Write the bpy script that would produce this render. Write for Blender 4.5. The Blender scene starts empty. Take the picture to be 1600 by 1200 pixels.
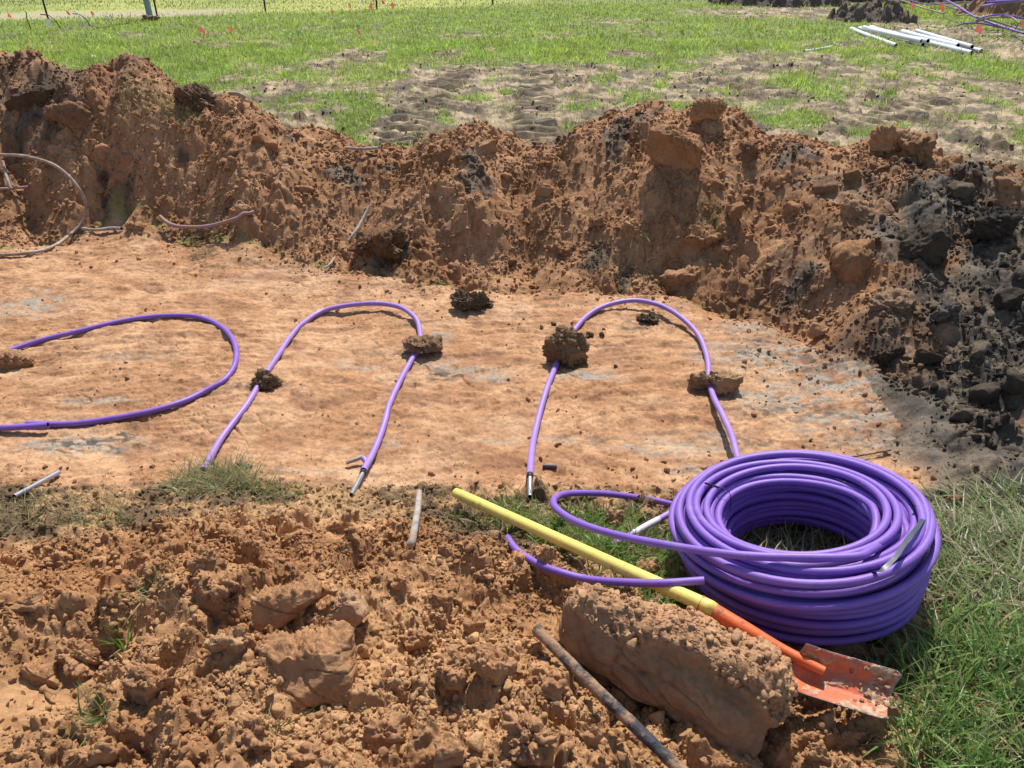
import bpy, math, random
import numpy as np
R=math.radians
random.seed(7); rng=np.random.default_rng(7)
S=bpy.context.scene; COL=S.collection

# ------------------------------------------------------------------ camera, world, sun, exposure
CAMZ=1.6; PITCH=31.0; FPX=1200.0
cd=bpy.data.cameras.new('camera'); cam=bpy.data.objects.new('camera',cd); COL.objects.link(cam)
cd.sensor_width=36; cd.lens=36*FPX/1600; cd.clip_start=0.05; cd.clip_end=2000
cam.location=(0,0,CAMZ); cam.rotation_euler=(R(90-PITCH),0,0); S.camera=cam
SUN_EL=56.0; SUN_AZ=9.0            # azimuth measured from +Y (away from the camera) towards +X
w=bpy.data.worlds.new('World'); S.world=w; w.use_nodes=True
nt=w.node_tree; bg=nt.nodes['Background']; sky=nt.nodes.new('ShaderNodeTexSky')
sky.sky_type='NISHITA'; sky.sun_disc=False; sky.sun_elevation=R(SUN_EL); sky.sun_rotation=R(SUN_AZ)
nt.links.new(sky.outputs[0],bg.inputs[0]); bg.inputs[1].default_value=0.12
ld=bpy.data.lights.new('sun','SUN'); sun=bpy.data.objects.new('sun',ld); COL.objects.link(sun)
ld.energy=4.8; ld.angle=R(0.5); ld.color=(1.0,0.955,0.88)
from mathutils import Vector
sd=Vector((math.sin(R(SUN_AZ))*math.cos(R(SUN_EL)),math.cos(R(SUN_AZ))*math.cos(R(SUN_EL)),math.sin(R(SUN_EL))))
sun.rotation_euler=sd.to_track_quat('Z','Y').to_euler()
S.view_settings.view_transform='Standard'; S.view_settings.look='None'
S.view_settings.exposure=0.40; S.view_settings.gamma=1; S.view_settings.use_curve_mapping=False

# ------------------------------------------------------------------ noise
def _h(ix,iy,seed):
    n=(ix.astype(np.int64)*374761393+iy.astype(np.int64)*668265263+seed*2147483+12345)&0xffffffff
    n=((n^(n>>13))*1274126177)&0xffffffff
    n=((n^(n>>16))*2246822519)&0xffffffff
    return n^(n>>15)
def h01(ix,iy,seed): return (_h(ix,iy,seed)&0xffffff)/float(0x1000000)
def perlin(x,y,seed=0):
    x0=np.floor(x);y0=np.floor(y);fx=x-x0;fy=y-y0
    u=fx*fx*fx*(fx*(fx*6-15)+10);v=fy*fy*fy*(fy*(fy*6-15)+10)
    def g(i,j):
        a=h01(x0+i,y0+j,seed)*6.2831853
        return np.cos(a)*(fx-i)+np.sin(a)*(fy-j)
    a=g(0,0);b=g(1,0);c=g(0,1);d=g(1,1)
    return (a*(1-u)+b*u)*(1-v)+(c*(1-u)+d*u)*v
def fbm(x,y,o=4,seed=0,gain=.5):
    r=0;a=1.;s=1.
    for i in range(o):
        r=r+a*perlin(x*s+i*7.3,y*s-i*3.1,seed+i*17);a*=gain;s*=2.03
    return r
def vor(x,y,seed=0,jit=.9,fac=False):
    x0=np.floor(x);y0=np.floor(y)
    f1=np.full(x.shape,9.);f2=np.full(x.shape,9.);tx=np.zeros(x.shape);cid=np.zeros(x.shape)
    for i in (-1,0,1):
        for j in (-1,0,1):
            cx=x0+i;cy=y0+j
            px=cx+.5+(h01(cx,cy,seed)-.5)*jit;py=cy+.5+(h01(cx,cy,seed+91)-.5)*jit
            d=np.hypot(px-x,py-y)
            r=h01(cx,cy,seed+333)
            m=d<f1
            if fac:
                tx=np.where(m,(x-px)*(h01(cx,cy,seed+71)-.5)+(y-py)*(h01(cx,cy,seed+72)-.5),tx)
            f2=np.where(m,f1,np.minimum(f2,d)); cid=np.where(m,r,cid); f1=np.where(m,d,f1)
    return (f1,f2,cid,tx) if fac else (f1,f2,cid)
def sst(a,b,x):
    t=np.clip((x-a)/(b-a),0,1); return t*t*(3-2*t)
def noise3(P,f,seed):      # cheap 3-D noise for clods
    return (perlin(P[:,0]*f+P[:,2]*f*.7,P[:,1]*f-P[:,2]*f*.6,seed)+perlin(P[:,1]*f+9-P[:,0]*f*.5,P[:,2]*f*1.1+4,seed+5)+perlin(P[:,2]*f+3,P[:,0]*f*1.1-P[:,1]*f*.3,seed+9))*.6

# ------------------------------------------------------------------ photo geometry helpers (placing things where they stand)
cP,sP=math.cos(R(PITCH)),math.sin(R(PITCH))
def ray(px,py):
    a=(px-800)/FPX;b=(600-py)/FPX
    return np.array([a,cP+sP*b,-sP+cP*b])
def atz(px,py,z):
    d=ray(px,py); t=(z-CAMZ)/d[2]; return np.array([d[0]*t,d[1]*t,z])
def aty(px,py,Y):
    d=ray(px,py); t=Y/d[1]; return np.array([d[0]*t,Y,CAMZ+d[2]*t])

# ------------------------------------------------------------------ terrain: control points
FZ=-.22
C=[]
def cz(lst):
    for px,py,z in lst: C.append(atz(px,py,z))
def cy(lst):
    for px,py,Y in lst: C.append(aty(px,py,Y))
def cw(lst):
    for p in lst: C.append(np.array(p,float))
for px in (-500,-250,0,200,400,600,800,1000,1150):
    for py in (480,560,650,735): C.append(atz(px,py,FZ+.006*((px//50+py//30)%3-1)))
cz([(0,425,FZ+.02),(250,400,FZ+.03),(400,430,FZ+.01),(1250,560,FZ),(1300,640,FZ),(1420,730,FZ+.03),(1440,690,FZ+.04),(-300,430,FZ),(1100,500,FZ)])
# right: dark mud flat, grass verge
cz([(1540,700,-.1),(1560,760,-.13),(1650,800,-.12),(1540,820,-.09),(1500,860,-.05),(1580,900,-.05),(1700,950,-.04),(1560,1000,-.02),(1600,1100,0),(1480,1180,0),(1700,1200,0),(1800,1000,-.03),(1460,800,-.11)])
# under the coil
cw([(.85,1.65,-.045),(.85,2.0,-.12),(.85,1.33,-.01),(.52,1.65,-.06),(1.2,1.65,-.045),(.55,1.9,-.11),(1.15,1.95,-.1),(.6,1.4,-.03)])
# near verge
cz([(-300,800,-.13),(60,790,-.13),(220,785,-.13),(350,765,-.14),(480,785,-.13),(600,790,-.1),(720,790,-.12),(860,790,-.13),(1000,795,-.13),(900,840,-.09),(1000,870,-.07),(780,830,-.08)])
# near heap
cz([(-300,900,.03),(0,870,.0),(60,900,.05),(170,830,-.05),(250,850,-.01),(215,885,-.06),(0,960,.08),(0,1080,.11),(110,950,.10),(200,960,.04),(300,860,.06),(280,930,.14),(300,1000,.10),(330,1060,.17),(240,1080,.09),
    (100,1080,.07),(60,1150,.12),(420,830,-.03),(500,840,-.02),(480,900,.08),(500,940,.12),(480,990,.07),(470,1030,.17),(480,1100,.10),(560,1150,.14),(640,830,-.03),(640,900,.04),(640,960,.06),(640,1050,.08),(640,1150,.14),
    (720,880,.02),(800,900,.02),(780,960,.06),(780,1040,.12),(760,1120,.12),(850,900,.0),(860,1000,.07),(860,1100,.08),(960,1060,-.02),(1000,1130,-.02),(1080,1180,.0),(900,1190,.10),(1180,1180,.0),(1260,1090,-.03),(1260,1160,.02),(1340,1080,-.04),(1350,1130,.0),(1350,1190,.0),(1420,1140,.0),(1000,960,.0),(1150,1040,.0),(1200,960,-.01)])
cw([(-1.5,.7,.12),(-.6,.6,.16),(0,.6,.15),(.4,.6,.06),(.8,.6,.0),(1.5,.6,0),(-1.5,.1,.1),(0,0,.1),(1.5,0,0),(-3,.8,.05),(3,1,0),(3,2,-.02),(3,.1,0),(-3,.1,.05)])
# far berm crest
crest=[(-500,110,5.9),(-200,110,5.9),(0,92,5.8),(60,84,5.8),(120,112,5.8),(185,90,5.8),(255,110,5.7),(300,140,5.55),(345,150,5.4),(400,172,5.4),(470,190,5.35),(530,215,5.3),(600,222,5.2),(660,215,5.2),(740,192,5.2),(790,205,5.2),(850,228,5.15),(910,192,5.1),(990,168,5.05),(1050,165,5.0),(1105,148,5.0),(1160,172,4.95),(1200,205,4.8),(1260,215,4.7),(1330,215,4.5),(1400,218,4.4),(1450,240,4.3),(1520,255,4.25),(1600,258,4.2),(1800,265,4.1),(2100,300,3.9)]
crest=[(p,q,Y+.35) for p,q,Y in crest]
cy(crest)
# mid slopes (px,py,Y)
cy([(p_,q_,Y_+.19) for p_,q_,Y_ in [(0,230,5.25),(0,300,4.98),(60,330,4.9),(60,200,5.35),(130,290,5.0),(150,180,5.35),(210,220,5.15),(220,290,4.92),(290,250,5.1),(290,330,4.85),(350,230,4.95),(360,300,4.7),(430,250,4.85),(450,330,4.5),(520,290,4.8),(530,370,4.45),
    (620,270,4.85),(620,350,4.5),(720,250,4.8),(720,330,4.45),(720,400,4.3),(800,280,4.75),(830,350,4.45),(900,240,4.8),(920,310,4.5),(900,390,4.25),(1000,220,4.75),(1050,250,4.5),(1050,330,4.2),(1050,400,4.05),(1150,240,4.55),(1180,320,4.2),(1180,410,3.85),(1280,270,4.3),(1300,330,3.95),(1300,410,3.6),(1280,480,3.5),
    (1400,290,4.1),(1400,360,3.7),(1400,450,3.25),(1400,530,3.0),(1500,310,3.95),(1500,400,3.5),(1500,500,3.05),(1500,600,2.72),(1600,320,3.9),(1600,420,3.4),(1600,520,2.95),(1600,620,2.6),(1800,420,3.3),(1800,600,2.6),(2000,500,3.0),(-300,230,5.2),(-300,330,4.9)]])
# toe
cz([(-300,400,FZ+.03),(0,395,FZ+.04),(120,370,FZ+.03),(200,345,FZ+.04),(300,390,FZ+.03),(430,410,FZ+.03),(560,430,FZ+.03),(700,447,FZ+.03),(900,452,FZ+.03),(1050,465,FZ+.03),(1200,510,FZ+.04),(1320,575,FZ+.04),(1420,630,FZ+.06),(1480,670,-.13)])
# behind berm and field, z = 0
cx_=[(aty(p,q,Y)[0],Y) for p,q,Y in crest]
cw([(x,Y+.75,.02) for x,Y in cx_]); cw([(x,Y+1.5,0) for x,Y in cx_[::2]])
cw([(x,y,0) for x in (-9,-6,-3,0,3,6,9) for y in (8.2,9.5)])
cw([(x,y,0) for x in (5,7,9) for y in (1,3)]+[(5,4,.4),(7,4,.4),(9,4,.4),(5,5.5,0),(7,5.5,0)]+[(-9,2,-.2),(-9,4,-.2),(-6,3,FZ),(-6,4.3,FZ),(-9,6.0,.7),(-6,6.1,.7),(-9,.5,.05)])
C=np.array(C)
def tps(C,X,Y,lam=.004):
    n=len(C);x=C[:,0];y=C[:,1]
    def U(d2): return .5*d2*np.log(d2+1e-9)
    K=U((x[:,None]-x)**2+(y[:,None]-y)**2)+lam*np.eye(n)
    Pm=np.c_[np.ones(n),x,y]
    A=np.zeros((n+3,n+3));A[:n,:n]=K;A[:n,n:]=Pm;A[n:,:n]=Pm.T
    s=np.linalg.solve(A,np.r_[C[:,2],0,0,0])
    out=s[n]+s[n+1]*X+s[n+2]*Y
    for k in range(n): out+=s[k]*U((X-x[k])**2+(Y-y[k])**2)
    return out
GX0,GX1,GY0,GY1,GS=-9.,9.,0.,9.6,.03
gx=np.arange(GX0,GX1+GS,GS);gy=np.arange(GY0,GY1+GS,GS)
XX,YY=np.meshgrid(gx,gy)
BASE=np.clip(tps(C,XX,YY),-.3,1.1)
def bil(G,x,y):
    u=np.clip((x-GX0)/GS,0,G.shape[1]-1.001);v=np.clip((y-GY0)/GS,0,G.shape[0]-1.001)
    i=u.astype(int);j=v.astype(int);a=u-i;b=v-j
    return (G[j,i]*(1-a)+G[j,i+1]*a)*(1-b)+(G[j+1,i]*(1-a)+G[j+1,i+1]*a)*b
def sdf(poly,X,Y):            # signed distance, inside > 0
    d=np.full(X.shape,1e9);ins=np.zeros(X.shape,bool);n=len(poly)
    for k in range(n):
        ax,ay=poly[k];bx,by=poly[(k+1)%n]
        ex,ey=bx-ax,by-ay
        t=np.clip(((X-ax)*ex+(Y-ay)*ey)/(ex*ex+ey*ey+1e-12),0,1)
        d=np.minimum(d,(X-ax-t*ex)**2+(Y-ay-t*ey)**2)
        c=((ay>Y)!=(by>Y))&(X<(bx-ax)*(Y-ay)/(by-ay+1e-12)+ax); ins^=c
    return np.where(ins,1,-1)*np.sqrt(d)
def pz(l,z): return [tuple(atz(p,q,z)[:2]) for p,q in l]
toe=[(-500,415),(0,400),(100,385),(190,350),(300,392),(430,410),(560,432),(700,452),(900,458),(1060,468),(1180,500),(1300,560),(1400,615),(1480,660)]
floor_poly=pz([(-600,790),(0,758),(130,772),(250,768),(550,772),(830,778),(1050,782),(1250,780),(1440,790),(1478,750),(1490,700)]+toe[::-1],FZ)
berm_poly=pz(toe,FZ)+pz([(1500,700),(1570,725),(1700,740)],-.12)+[(9,2.2),(9,5.0)]+[(x,Y+.7) for x,Y in cx_[::-1]]+[(-9,6.6)]
heap_poly=pz([(-400,850),(0,842),(140,832),(280,800),(420,795),(560,785),(640,800),(720,845),(860,895),(1000,940),(1180,1010),(1300,1080),(1425,1120),(1410,1170),(1400,1300),(1380,1600)],-.03)+[(.5,0),(-3,0),(-5,.5)]
SDF_F=sdf(floor_poly,XX,YY);SDF_B=sdf(berm_poly,XX,YY);SDF_H=sdf(heap_poly,XX,YY)

# blobs painted on the ground: (px,py,rx_px,ry_px,strength) -> world ellipses
def blobs(lst,z,x,y,nz):
    m=np.zeros(x.shape)
    for px,py,rx,ry,s in lst:
        c=atz(px,py,z);ex=abs(atz(px+rx,py,z)[0]-c[0]);ey=abs(atz(px,py-ry,z)[1]-c[1])
        q=((x-c[0])/ex)**2+((y-c[1])/ey)**2
        m=np.maximum(m,s*sst(1.5,.3,np.sqrt(q)+nz))
    return m
def masks(x,y):
    inr=sst(9.6,8.8,y)*sst(9,8.5,np.abs(x))
    n=.05*fbm(x*5,y*5,4,11)
    f=sst(-.03,.03,bil(SDF_F,x,y)+n*.6)*inr
    b=sst(-.08,.08,bil(SDF_B,x,y)+n*1.6)*inr
    h=sst(-.05,.05,bil(SDF_H,x,y)+n)*inr
    return f,b*(1-.0*f),h
TR=[((722,105),(612,222),.21),((838,112),(835,232),.2),((1075,118),(1240,150),.22),((1500,150),(1330,200),.22)]
TR=[(atz(*a,0)[:2],atz(*b,0)[:2],w_) for a,b,w_ in TR]
MUD=[(1050,200,330,60,1),(1000,150,300,40,1),(1250,105,200,16,.9),(1400,200,300,70,1),(730,190,160,45,1),(1450,160,260,70,1),(1300,110,200,28,.9),(1550,240,200,60,1),(700,160,170,52,.95),(450,150,110,25,.8),(900,130,150,26,.8),(660,110,60,14,.6),(540,95,60,14,.7),(1000,85,50,8,.5),(960,35,60,5,.6),(1230,20,150,8,.9),(1500,60,110,28,.9),(820,200,220,30,.95),(430,185,120,20,.8),(770,130,100,15,.7),(1190,250,300,50,1)]
TUFT=[(1250,130,70,22,1),(1215,190,60,22,1),(1540,108,70,22,1),(560,185,40,26,1),(990,155,35,14,1),(1130,155,30,12,.8),(520,160,60,12,.6),(1290,150,40,14,.7),(450,165,60,14,.7),(1080,70,200,12,.7),(1380,100,60,10,.7)]
def field_masks(x,y):
    nz=.55*fbm(x*1.3,y*1.3,4,5)
    mud=np.clip(blobs(MUD,0,x,y,nz*.9-.22)*1.25,0,1); mud=mud*sst(.42,.15,fbm(x*2.3+3,y*2.3,4,6)); tuft=blobs(TUFT,0,x,y,.25+.8*fbm(x*3,y*3,3,8))
    mud=np.clip(mud-tuft,0,1)
    sp=sst(.18,.42,fbm(x*1.1+4,y*.9,4,77))*.7*sst(18,12,y)       # bare spots
    g=np.clip(1-mud-sp*(1-tuft),0,1)
    vy=y<3.6                                                     # verge next to the trench
    vg=blobs([(1560,1050,190,190,1),(1520,900,110,90,1),(1480,820,60,40,.8),(1250,850,150,80,.8),(1000,850,120,32,1),(930,810,90,26,.8),(1150,960,180,80,.5),(1500,1190,150,90,1),(1800,1000,260,260,1),(2150,1250,520,330,1),(1750,1400,300,250,1)],-.04,x,y,.5*fbm(x*6,y*6,3,3))
    vg=np.maximum(vg,blobs([(770,815,90,26,.6),(340,770,80,30,.8),(60,800,110,20,.3)],-.12,x,y,.5*fbm(x*6,y*6,3,3)))
    tk=np.zeros(x.shape)
    for a,bb,wd in TR:
        u=(bb-a);Ln=np.hypot(*u);u=u/Ln
        t=(x-a[0])*u[0]+(y-a[1])*u[1];s_=-(x-a[0])*u[1]+(y-a[1])*u[0]
        tk=np.maximum(tk,sst(wd+.1,wd-.02,np.abs(s_))*sst(-.3,0,t)*sst(Ln+.5,Ln,t))
    g=g*(1-.9*tk);mud=np.maximum(mud,tk)
    return np.where(vy,vg,g),np.where(vy,0,mud),sp*(~vy)
def lumps(x,y,s,seed,sharp=.22,dens=.7):
    wx=x/s+.35*perlin(x/s*1.7,y/s*1.7,seed+1);wy=y/s+.35*perlin(x/s*1.7+8,y/s*1.7,seed+2)
    f1,f2,c,tx=vor(wx,wy,seed,fac=True)
    c2=np.clip((c-(1-dens))/dens,0,1)
    return s*sst(0,sharp*1.5,f2-f1)*np.where(c2>0,np.maximum(c2*(1-.45*f1*f1)+tx*1.5,0),0)
def height(x,y):
    far=np.zeros(x.shape)
    z=np.where((y<9.6)&(np.abs(x)<9),bil(BASE,x,y),0.)
    blend=sst(9.5,8.6,y)*sst(8.9,8,np.abs(x)); z=z*blend
    z=z+sst(30,140,y)*6+sst(20,60,y)*.25*fbm(x/18,y/18,3,41)
    f,b,h=masks(x,y)
    e=np.maximum(b,h)
    # rough soil
    k=np.nonzero(e>.001)[0]
    X,Y=x[k],y[k];ee=e[k]
    r=.055*fbm(X*2.6,Y*2.6,5,21)
    wx=X+.03*perlin(X*9,Y*9,61);wy=Y+.03*perlin(X*9,Y*9,62)
    sm=sst(-.05,.25,perlin(X*1.7+3,Y*1.7,99))      # some slopes are smoother scraped clay
    L=.15*lumps(wx,wy,.30,31,.3,.75)+.22*lumps(wx+5,wy,.19,36,.25,.5)+.33*(1-.5*sm)*lumps(wx,wy,.13,32,.25,.7)+.36*(1-.5*sm)*lumps(wx,wy,.062,33,.25,.55)
    L=L+h[k]*(.34*lumps(wx+3,wy,.17,39,.2,.42)+.25*lumps(wx+3,wy+2,.09,40,.2,.35))*(Y<2.4)
    L=L+(.5*lumps(wx,wy,.031,34,.3,.6)+.45*lumps(wx,wy,.016,35,.4,.6))*(.35+.65*sst(-.2,.2,perlin(X*3,Y*3,44)))
    L=L+.006*fbm(X*45,Y*45,3,51)
    sm2=sst(-.08,.25,fbm(X*.9+4,Y*.9,2,58))*b[k];L=L*(1-.6*sm2)
    smh=blobs([(60,1062,95,50,1),(20,1110,60,40,.8),(255,978,55,32,1),(140,905,60,20,.5),(700,880,60,20,.5)],.1,X,Y,.35*fbm(X*9,Y*9,3,57))*(Y<2)
    L=L*(1-.88*smh);r=r*(1-.35*smh)
    gully=-.07*sst(.16,.0,np.abs(perlin(X*1.3+.3*Y,Y*.5,71)))*b[k]
    z[k]+=ee*(r+L-.03+gully)
    # trench floor: flaky scraped clay
    k=np.nonzero(f*(1-e)>.001)[0]; X,Y=x[k],y[k]; ff=(f*(1-e))[k]
    q=fbm(X*1.6,Y*3.0,5,81,.55); q2=fbm(X*5,Y*9,4,83,.6)
    stp=lambda v,n:(np.floor(v*n)+sst(.0,.16,v*n-np.floor(v*n)))/n
    ro=sst(.05,.4,fbm(X*1.5,Y*1.5,3,88))
    edge=np.clip(1-np.abs(bil(SDF_F,X,Y))/.45,0,1)
    z[k]+=ff*(.022*stp(q,7)+.010*stp(q2,5)+.0012*fbm(X*50,Y*50,2,84)-.012*sst(.02,.0,np.abs(perlin(X*2.2,Y*5+.3*X,86)))*np.clip(ro*1.5,0,1)-.008*sst(.03,.0,np.abs(perlin(X*4.2+3,Y*11+.6*X,87)))*sst(.0,.25,fbm(X*1.7,Y*2.1,2,194))+.020*(ro+edge)*lumps(X,Y,.035,85,.3,.35)+.013*sst(-.1,.3,fbm(X*.9+2,Y*1.3,3,190))*fbm(X*1.1+Y*.8,Y*17-X*2.2,3,191)+.022*sst(.0,.3,fbm(X*.8+7,Y*1.1,3,192))*np.abs(perlin(X*.7,Y*9+X*1.4,193))+.06*edge*lumps(X,Y,.07,87,.3,.35)+.16*sst(.0,.35,fbm(X*1.7+4,Y*2.6,4,188)+.35*edge)*lumps(X+.02*perlin(X*30,Y*30,5),Y*1.5,.045,89,.2,.55)+.16*sst(-.1,.3,fbm(X*2.1+9,Y*3.6,4,189))*lumps(X+.012*perlin(X*50,Y*50,6),Y*1.8,.024,90,.2,.5))
    # field, mud, verge
    g,mud,sp=field_masks(x,y)
    o=(1-f)*(1-e); k=np.nonzero((o>.001)&(y<60))[0]; X,Y=x[k],y[k]; oo=o[k]
    m=mud[k]+sp[k]*.5+np.where(Y<3.6,np.where(X>1.3,.6,1.2),0)
    lod=sst(40,10,Y)
    d=.03*fbm(X*1.1,Y*1.1,4,91)*lod+(.012*fbm(X*9,Y*9,4,92)+.5*lumps(X,Y,.13,93,.3,.3)*sst(-.1,.25,perlin(X*.9,Y*.9,95))+.5*lumps(X,Y,.06,96,.3,.45)*sst(-.2,.2,perlin(X*1.7,Y*1.7,195))+.35*lumps(X,Y,.03,197,.3,.5)+.022*fbm(X*20,Y*20,3,196))*m*lod
    for a,bb,wd in TR:
        u=(bb-a);Ln=np.hypot(*u);u=u/Ln
        t=(X-a[0])*u[0]+(Y-a[1])*u[1];s=-(X-a[0])*u[1]+(Y-a[1])*u[0]
        mk=sst(wd+.02,wd-.02,np.abs(s))*sst(-.15,.1,t)*sst(Ln+.3,Ln,t)
        tt=t/.17+.12*perlin(X*3,Y*3,97); tr=tt-np.floor(tt)
        d=d*(1-.85*mk)+mk*(-.045+.085*sst(.0,.12,tr)*sst(.62,.45,tr)*(.7+.6*perlin(X*5,Y*5,98)))
    # more faint horizontal track wear on the right
    mk=blobs([(1450,170,260,50,1),(1050,210,200,40,.8)],0,X,Y,.5*fbm(X*2,Y*2,3,13))*m
    tt=Y/.13+.8*perlin(X*1.5,Y*1.5,14);tr=tt-np.floor(tt)
    d=d+mk*.0*sst(0,.2,tr)*sst(.7,.5,tr)*sst(-.05,.1,perlin(X*1.2,Y*4,15))
    z[k]+=oo*d
    return z

# ------------------------------------------------------------------ terrain grid: rings around the viewpoint, finer where the ground is near
def rings():
    r=[.25];
    while r[-1]<400:
        q=r[-1]
        if q<.6: s=.03
        elif q<2.2: s=max(.0036,q*.0030)
        elif q<3.9: s=.0082
        elif q<6.7: s=.0072
        elif q<24: s=q*.0042*(1+max(0,q-8)*.03)
        else: s=q*.06
        r.append(q+s)
    return np.array(r)
rr=rings()
th=np.concatenate([np.linspace(-180,-68,34,endpoint=False),np.linspace(-68,-41,150,endpoint=False),np.linspace(-41,41,1180),np.linspace(41,68,151)[1:],np.linspace(68,180,35)[1:-1]])
tr_=np.radians(th)
RRg,TTg=np.meshgrid(rr,tr_,indexing='ij')
TX=(RRg*np.sin(TTg)).ravel();TY=(RRg*np.cos(TTg)).ravel()
TZ=np.empty(TX.size)
CH=200000
for i in range(0,TX.size,CH): TZ[i:i+CH]=height(TX[i:i+CH],TY[i:i+CH])
TZg=TZ.reshape(RRg.shape)
def Hs(x,y):      # sample the built terrain
    x=np.atleast_1d(np.asarray(x,float));y=np.atleast_1d(np.asarray(y,float))
    r=np.hypot(x,y);t=np.degrees(np.arctan2(x,y))
    i=np.clip(np.searchsorted(rr,r)-1,0,len(rr)-2);j=np.clip(np.searchsorted(th,t)-1,0,len(th)-2)
    a=np.clip((r-rr[i])/(rr[i+1]-rr[i]),0,1);b=np.clip((t-th[j])/(th[j+1]-th[j]),0,1)
    return (TZg[i,j]*(1-a)+TZg[i+1,j]*a)*(1-b)+(TZg[i,j+1]*(1-a)+TZg[i+1,j+1]*a)*b
def hit(px,py,lift=0.):
    d=ray(px,py); t=np.concatenate([np.arange(.8,9,.01),np.arange(9,90,.05)])
    X=d[0]*t;Y=d[1]*t;Z=CAMZ+d[2]*t
    q=Z-Hs(X,Y)-lift
    k=np.nonzero(q<0)[0]
    k=k[0] if len(k) else len(t)-1
    k0=max(k-1,0); f=q[k0]/(q[k0]-q[k]+1e-9); tt=t[k0]+f*(t[k]-t[k0])
    return np.array([d[0]*tt,d[1]*tt,CAMZ+d[2]*tt])

# ------------------------------------------------------------------ soil colours (real base colours, linear)
def mixc(a,b,t): return a*(1-t[:,None])+b*t[:,None]
def V3(*c): return np.array([c])
DARKB=[(1540,340,190,75,1),(1590,430,120,90,1),(1580,560,110,90,1),(1460,370,120,55,.85),(1560,680,110,60,1),(1380,320,80,30,.6),(60,150,100,40,.55),(20,110,50,30,.4),(110,120,50,30,.6),(330,150,60,30,.8),(1240,400,60,40,.35),(1400,600,60,30,.5),(200,110,50,20,.3),(1480,640,60,40,.8),(1420,520,90,70,.7),(1500,640,130,90,1)]
def soil_albedo(x,y):
    f,b,h=masks(x,y);g,mud,sp=field_masks(x,y)
    n1=fbm(x*2.2,y*2.2,4,101);n2=fbm(x*9,y*9,4,102);n3=fbm(x*35,y*35,3,103)
    red=mixc(V3(.29,.135,.068),V3(.40,.205,.115),sst(-.5,.6,n1+.5*n2))       # berm, redder
    heap=mixc(V3(.37,.175,.085),V3(.50,.27,.145),sst(-.5,.6,n1+.6*n2))
    flo=mixc(V3(.46,.225,.110),V3(.60,.335,.185),sst(-.4,.5,n1*.8+n2*.5))
    pale=sst(.1,.5,fbm(x*1.2+5,y*2.5,3,120))
    flo=mixc(flo,V3(.64,.40,.245),pale*.5)
    darkclay=sst(.12,.45,fbm(x*3+2,y*6,4,121))
    flo=mixc(flo,V3(.34,.16,.085),darkclay*.7)
    flo=flo*V3(.87,.85,.91)
    flo=flo*(1-.25*sst(.1,.4,fbm(x*14,y*26,4,124)))[:,None]
    mudc=mixc(V3(.15,.10,.068),V3(.42,.30,.21),sst(-.4,.5,n1+.7*n2))
    dk=V3(.085,.066,.052)
    mudc=mixc(mudc,dk,sst(-.05,.3,fbm(x*3.2,y*3.2,4,122))*.8*sst(0,.3,mud+.3))
    vsoil=mixc(V3(.15,.092,.055),V3(.42,.24,.13),sst(-.3,.5,n1+1.3*n2))
    # field soil under grass
    gs=mixc(V3(.10,.125,.03),V3(.19,.22,.055),sst(-.3,.4,n2))
    far=mixc(V3(.20,.23,.06),V3(.34,.34,.10),sst(-.3,.3,fbm(x/6,y/5,4,131)))
    tan=V3(.36,.29,.21)
    c=mixc(mudc,gs,np.clip(g*1.2,0,1)); c=mixc(c,mudc*.8,np.clip(sp*1.2,0,.8))
    c=mixc(c,far,sst(-.3,.6,y-16.2-.3*(x+9)))
    # dry track in the field beyond the lawn, by the fence
    ln=y-17.1-.3*(x+9)*.6-.3*perlin(x*.4,y*.4,132)
    c=mixc(c,tan,sst(.7,.4,np.abs(ln-.0)*.8)*sst(-5.,-6.5,x)*.9)
    ln2=y-(21.4+.10*x)-.3*perlin(x*.5,y*.2,133); c=mixc(c,tan,sst(.35,.1,np.abs(ln2))*.6*sst(-4,-2,x))
    v=y<3.7
    c=np.where(v[:,None],vsoil,c)
    c=mixc(c,flo,f); 
    gr=blobs([(60,475,55,16,.9),(110,695,90,14,.9),(480,740,60,8,.5),(745,585,60,12,.7),(690,575,30,10,.8),(540,570,50,8,.6),(930,590,60,9,.9),(1200,560,110,22,.8),(1330,600,100,25,.9),(1270,520,80,14,.7),(1050,700,110,14,.6),(1000,690,60,10,.5),(1370,690,70,20,.6),(220,560,60,8,.4),(150,625,60,5,.8),(690,525,20,12,.7),(780,690,30,8,.5),(1130,680,60,12,.5),(1450,620,60,16,.8),(1220,620,90,20,.8),(1330,660,80,18,.8),(1180,520,70,14,.7),(890,690,50,8,.5),(760,585,40,8,.8),(600,690,40,7,.5),(1100,740,80,12,.6)],FZ,x,y,.9*fbm(x*7,y*14,4,140))*f
    gr=gr*sst(-.25,.05,fbm(x*11,y*22,3,141))
    c=mixc(c,V3(.31,.27,.24),gr*.85)
    dkf=blobs([(130,690,70,10,1),(190,680,30,10,1),(690,585,18,8,1),(1290,570,90,26,.7),(1180,560,40,14,.7),(1000,505,40,10,.7),(1400,690,60,20,.7),(1310,690,60,14,.5),(950,540,20,6,.6),(700,585,20,10,1),(1230,640,90,22,.7),(1400,650,70,22,.9),(1450,700,60,24,.9),(1330,540,60,12,.8),(1160,690,40,12,.7),(640,552,50,6,.7),(520,598,40,5,.6),(410,606,50,6,.6)],FZ,x,y,1.2*fbm(x*12,y*24,4,142))*f
    c=mixc(c,V3(.075,.06,.052),dkf*.9*sst(-.15,.1,fbm(x*20,y*36,3,143)))
    c=mixc(c,red,b); c=mixc(c,heap,h)
    # dark topsoil mixed into the spoil
    nb=fbm(x*3.0,y*3.0,4,150)
    db=blobs(DARKB,.2,x,y,.9*nb)
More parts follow.
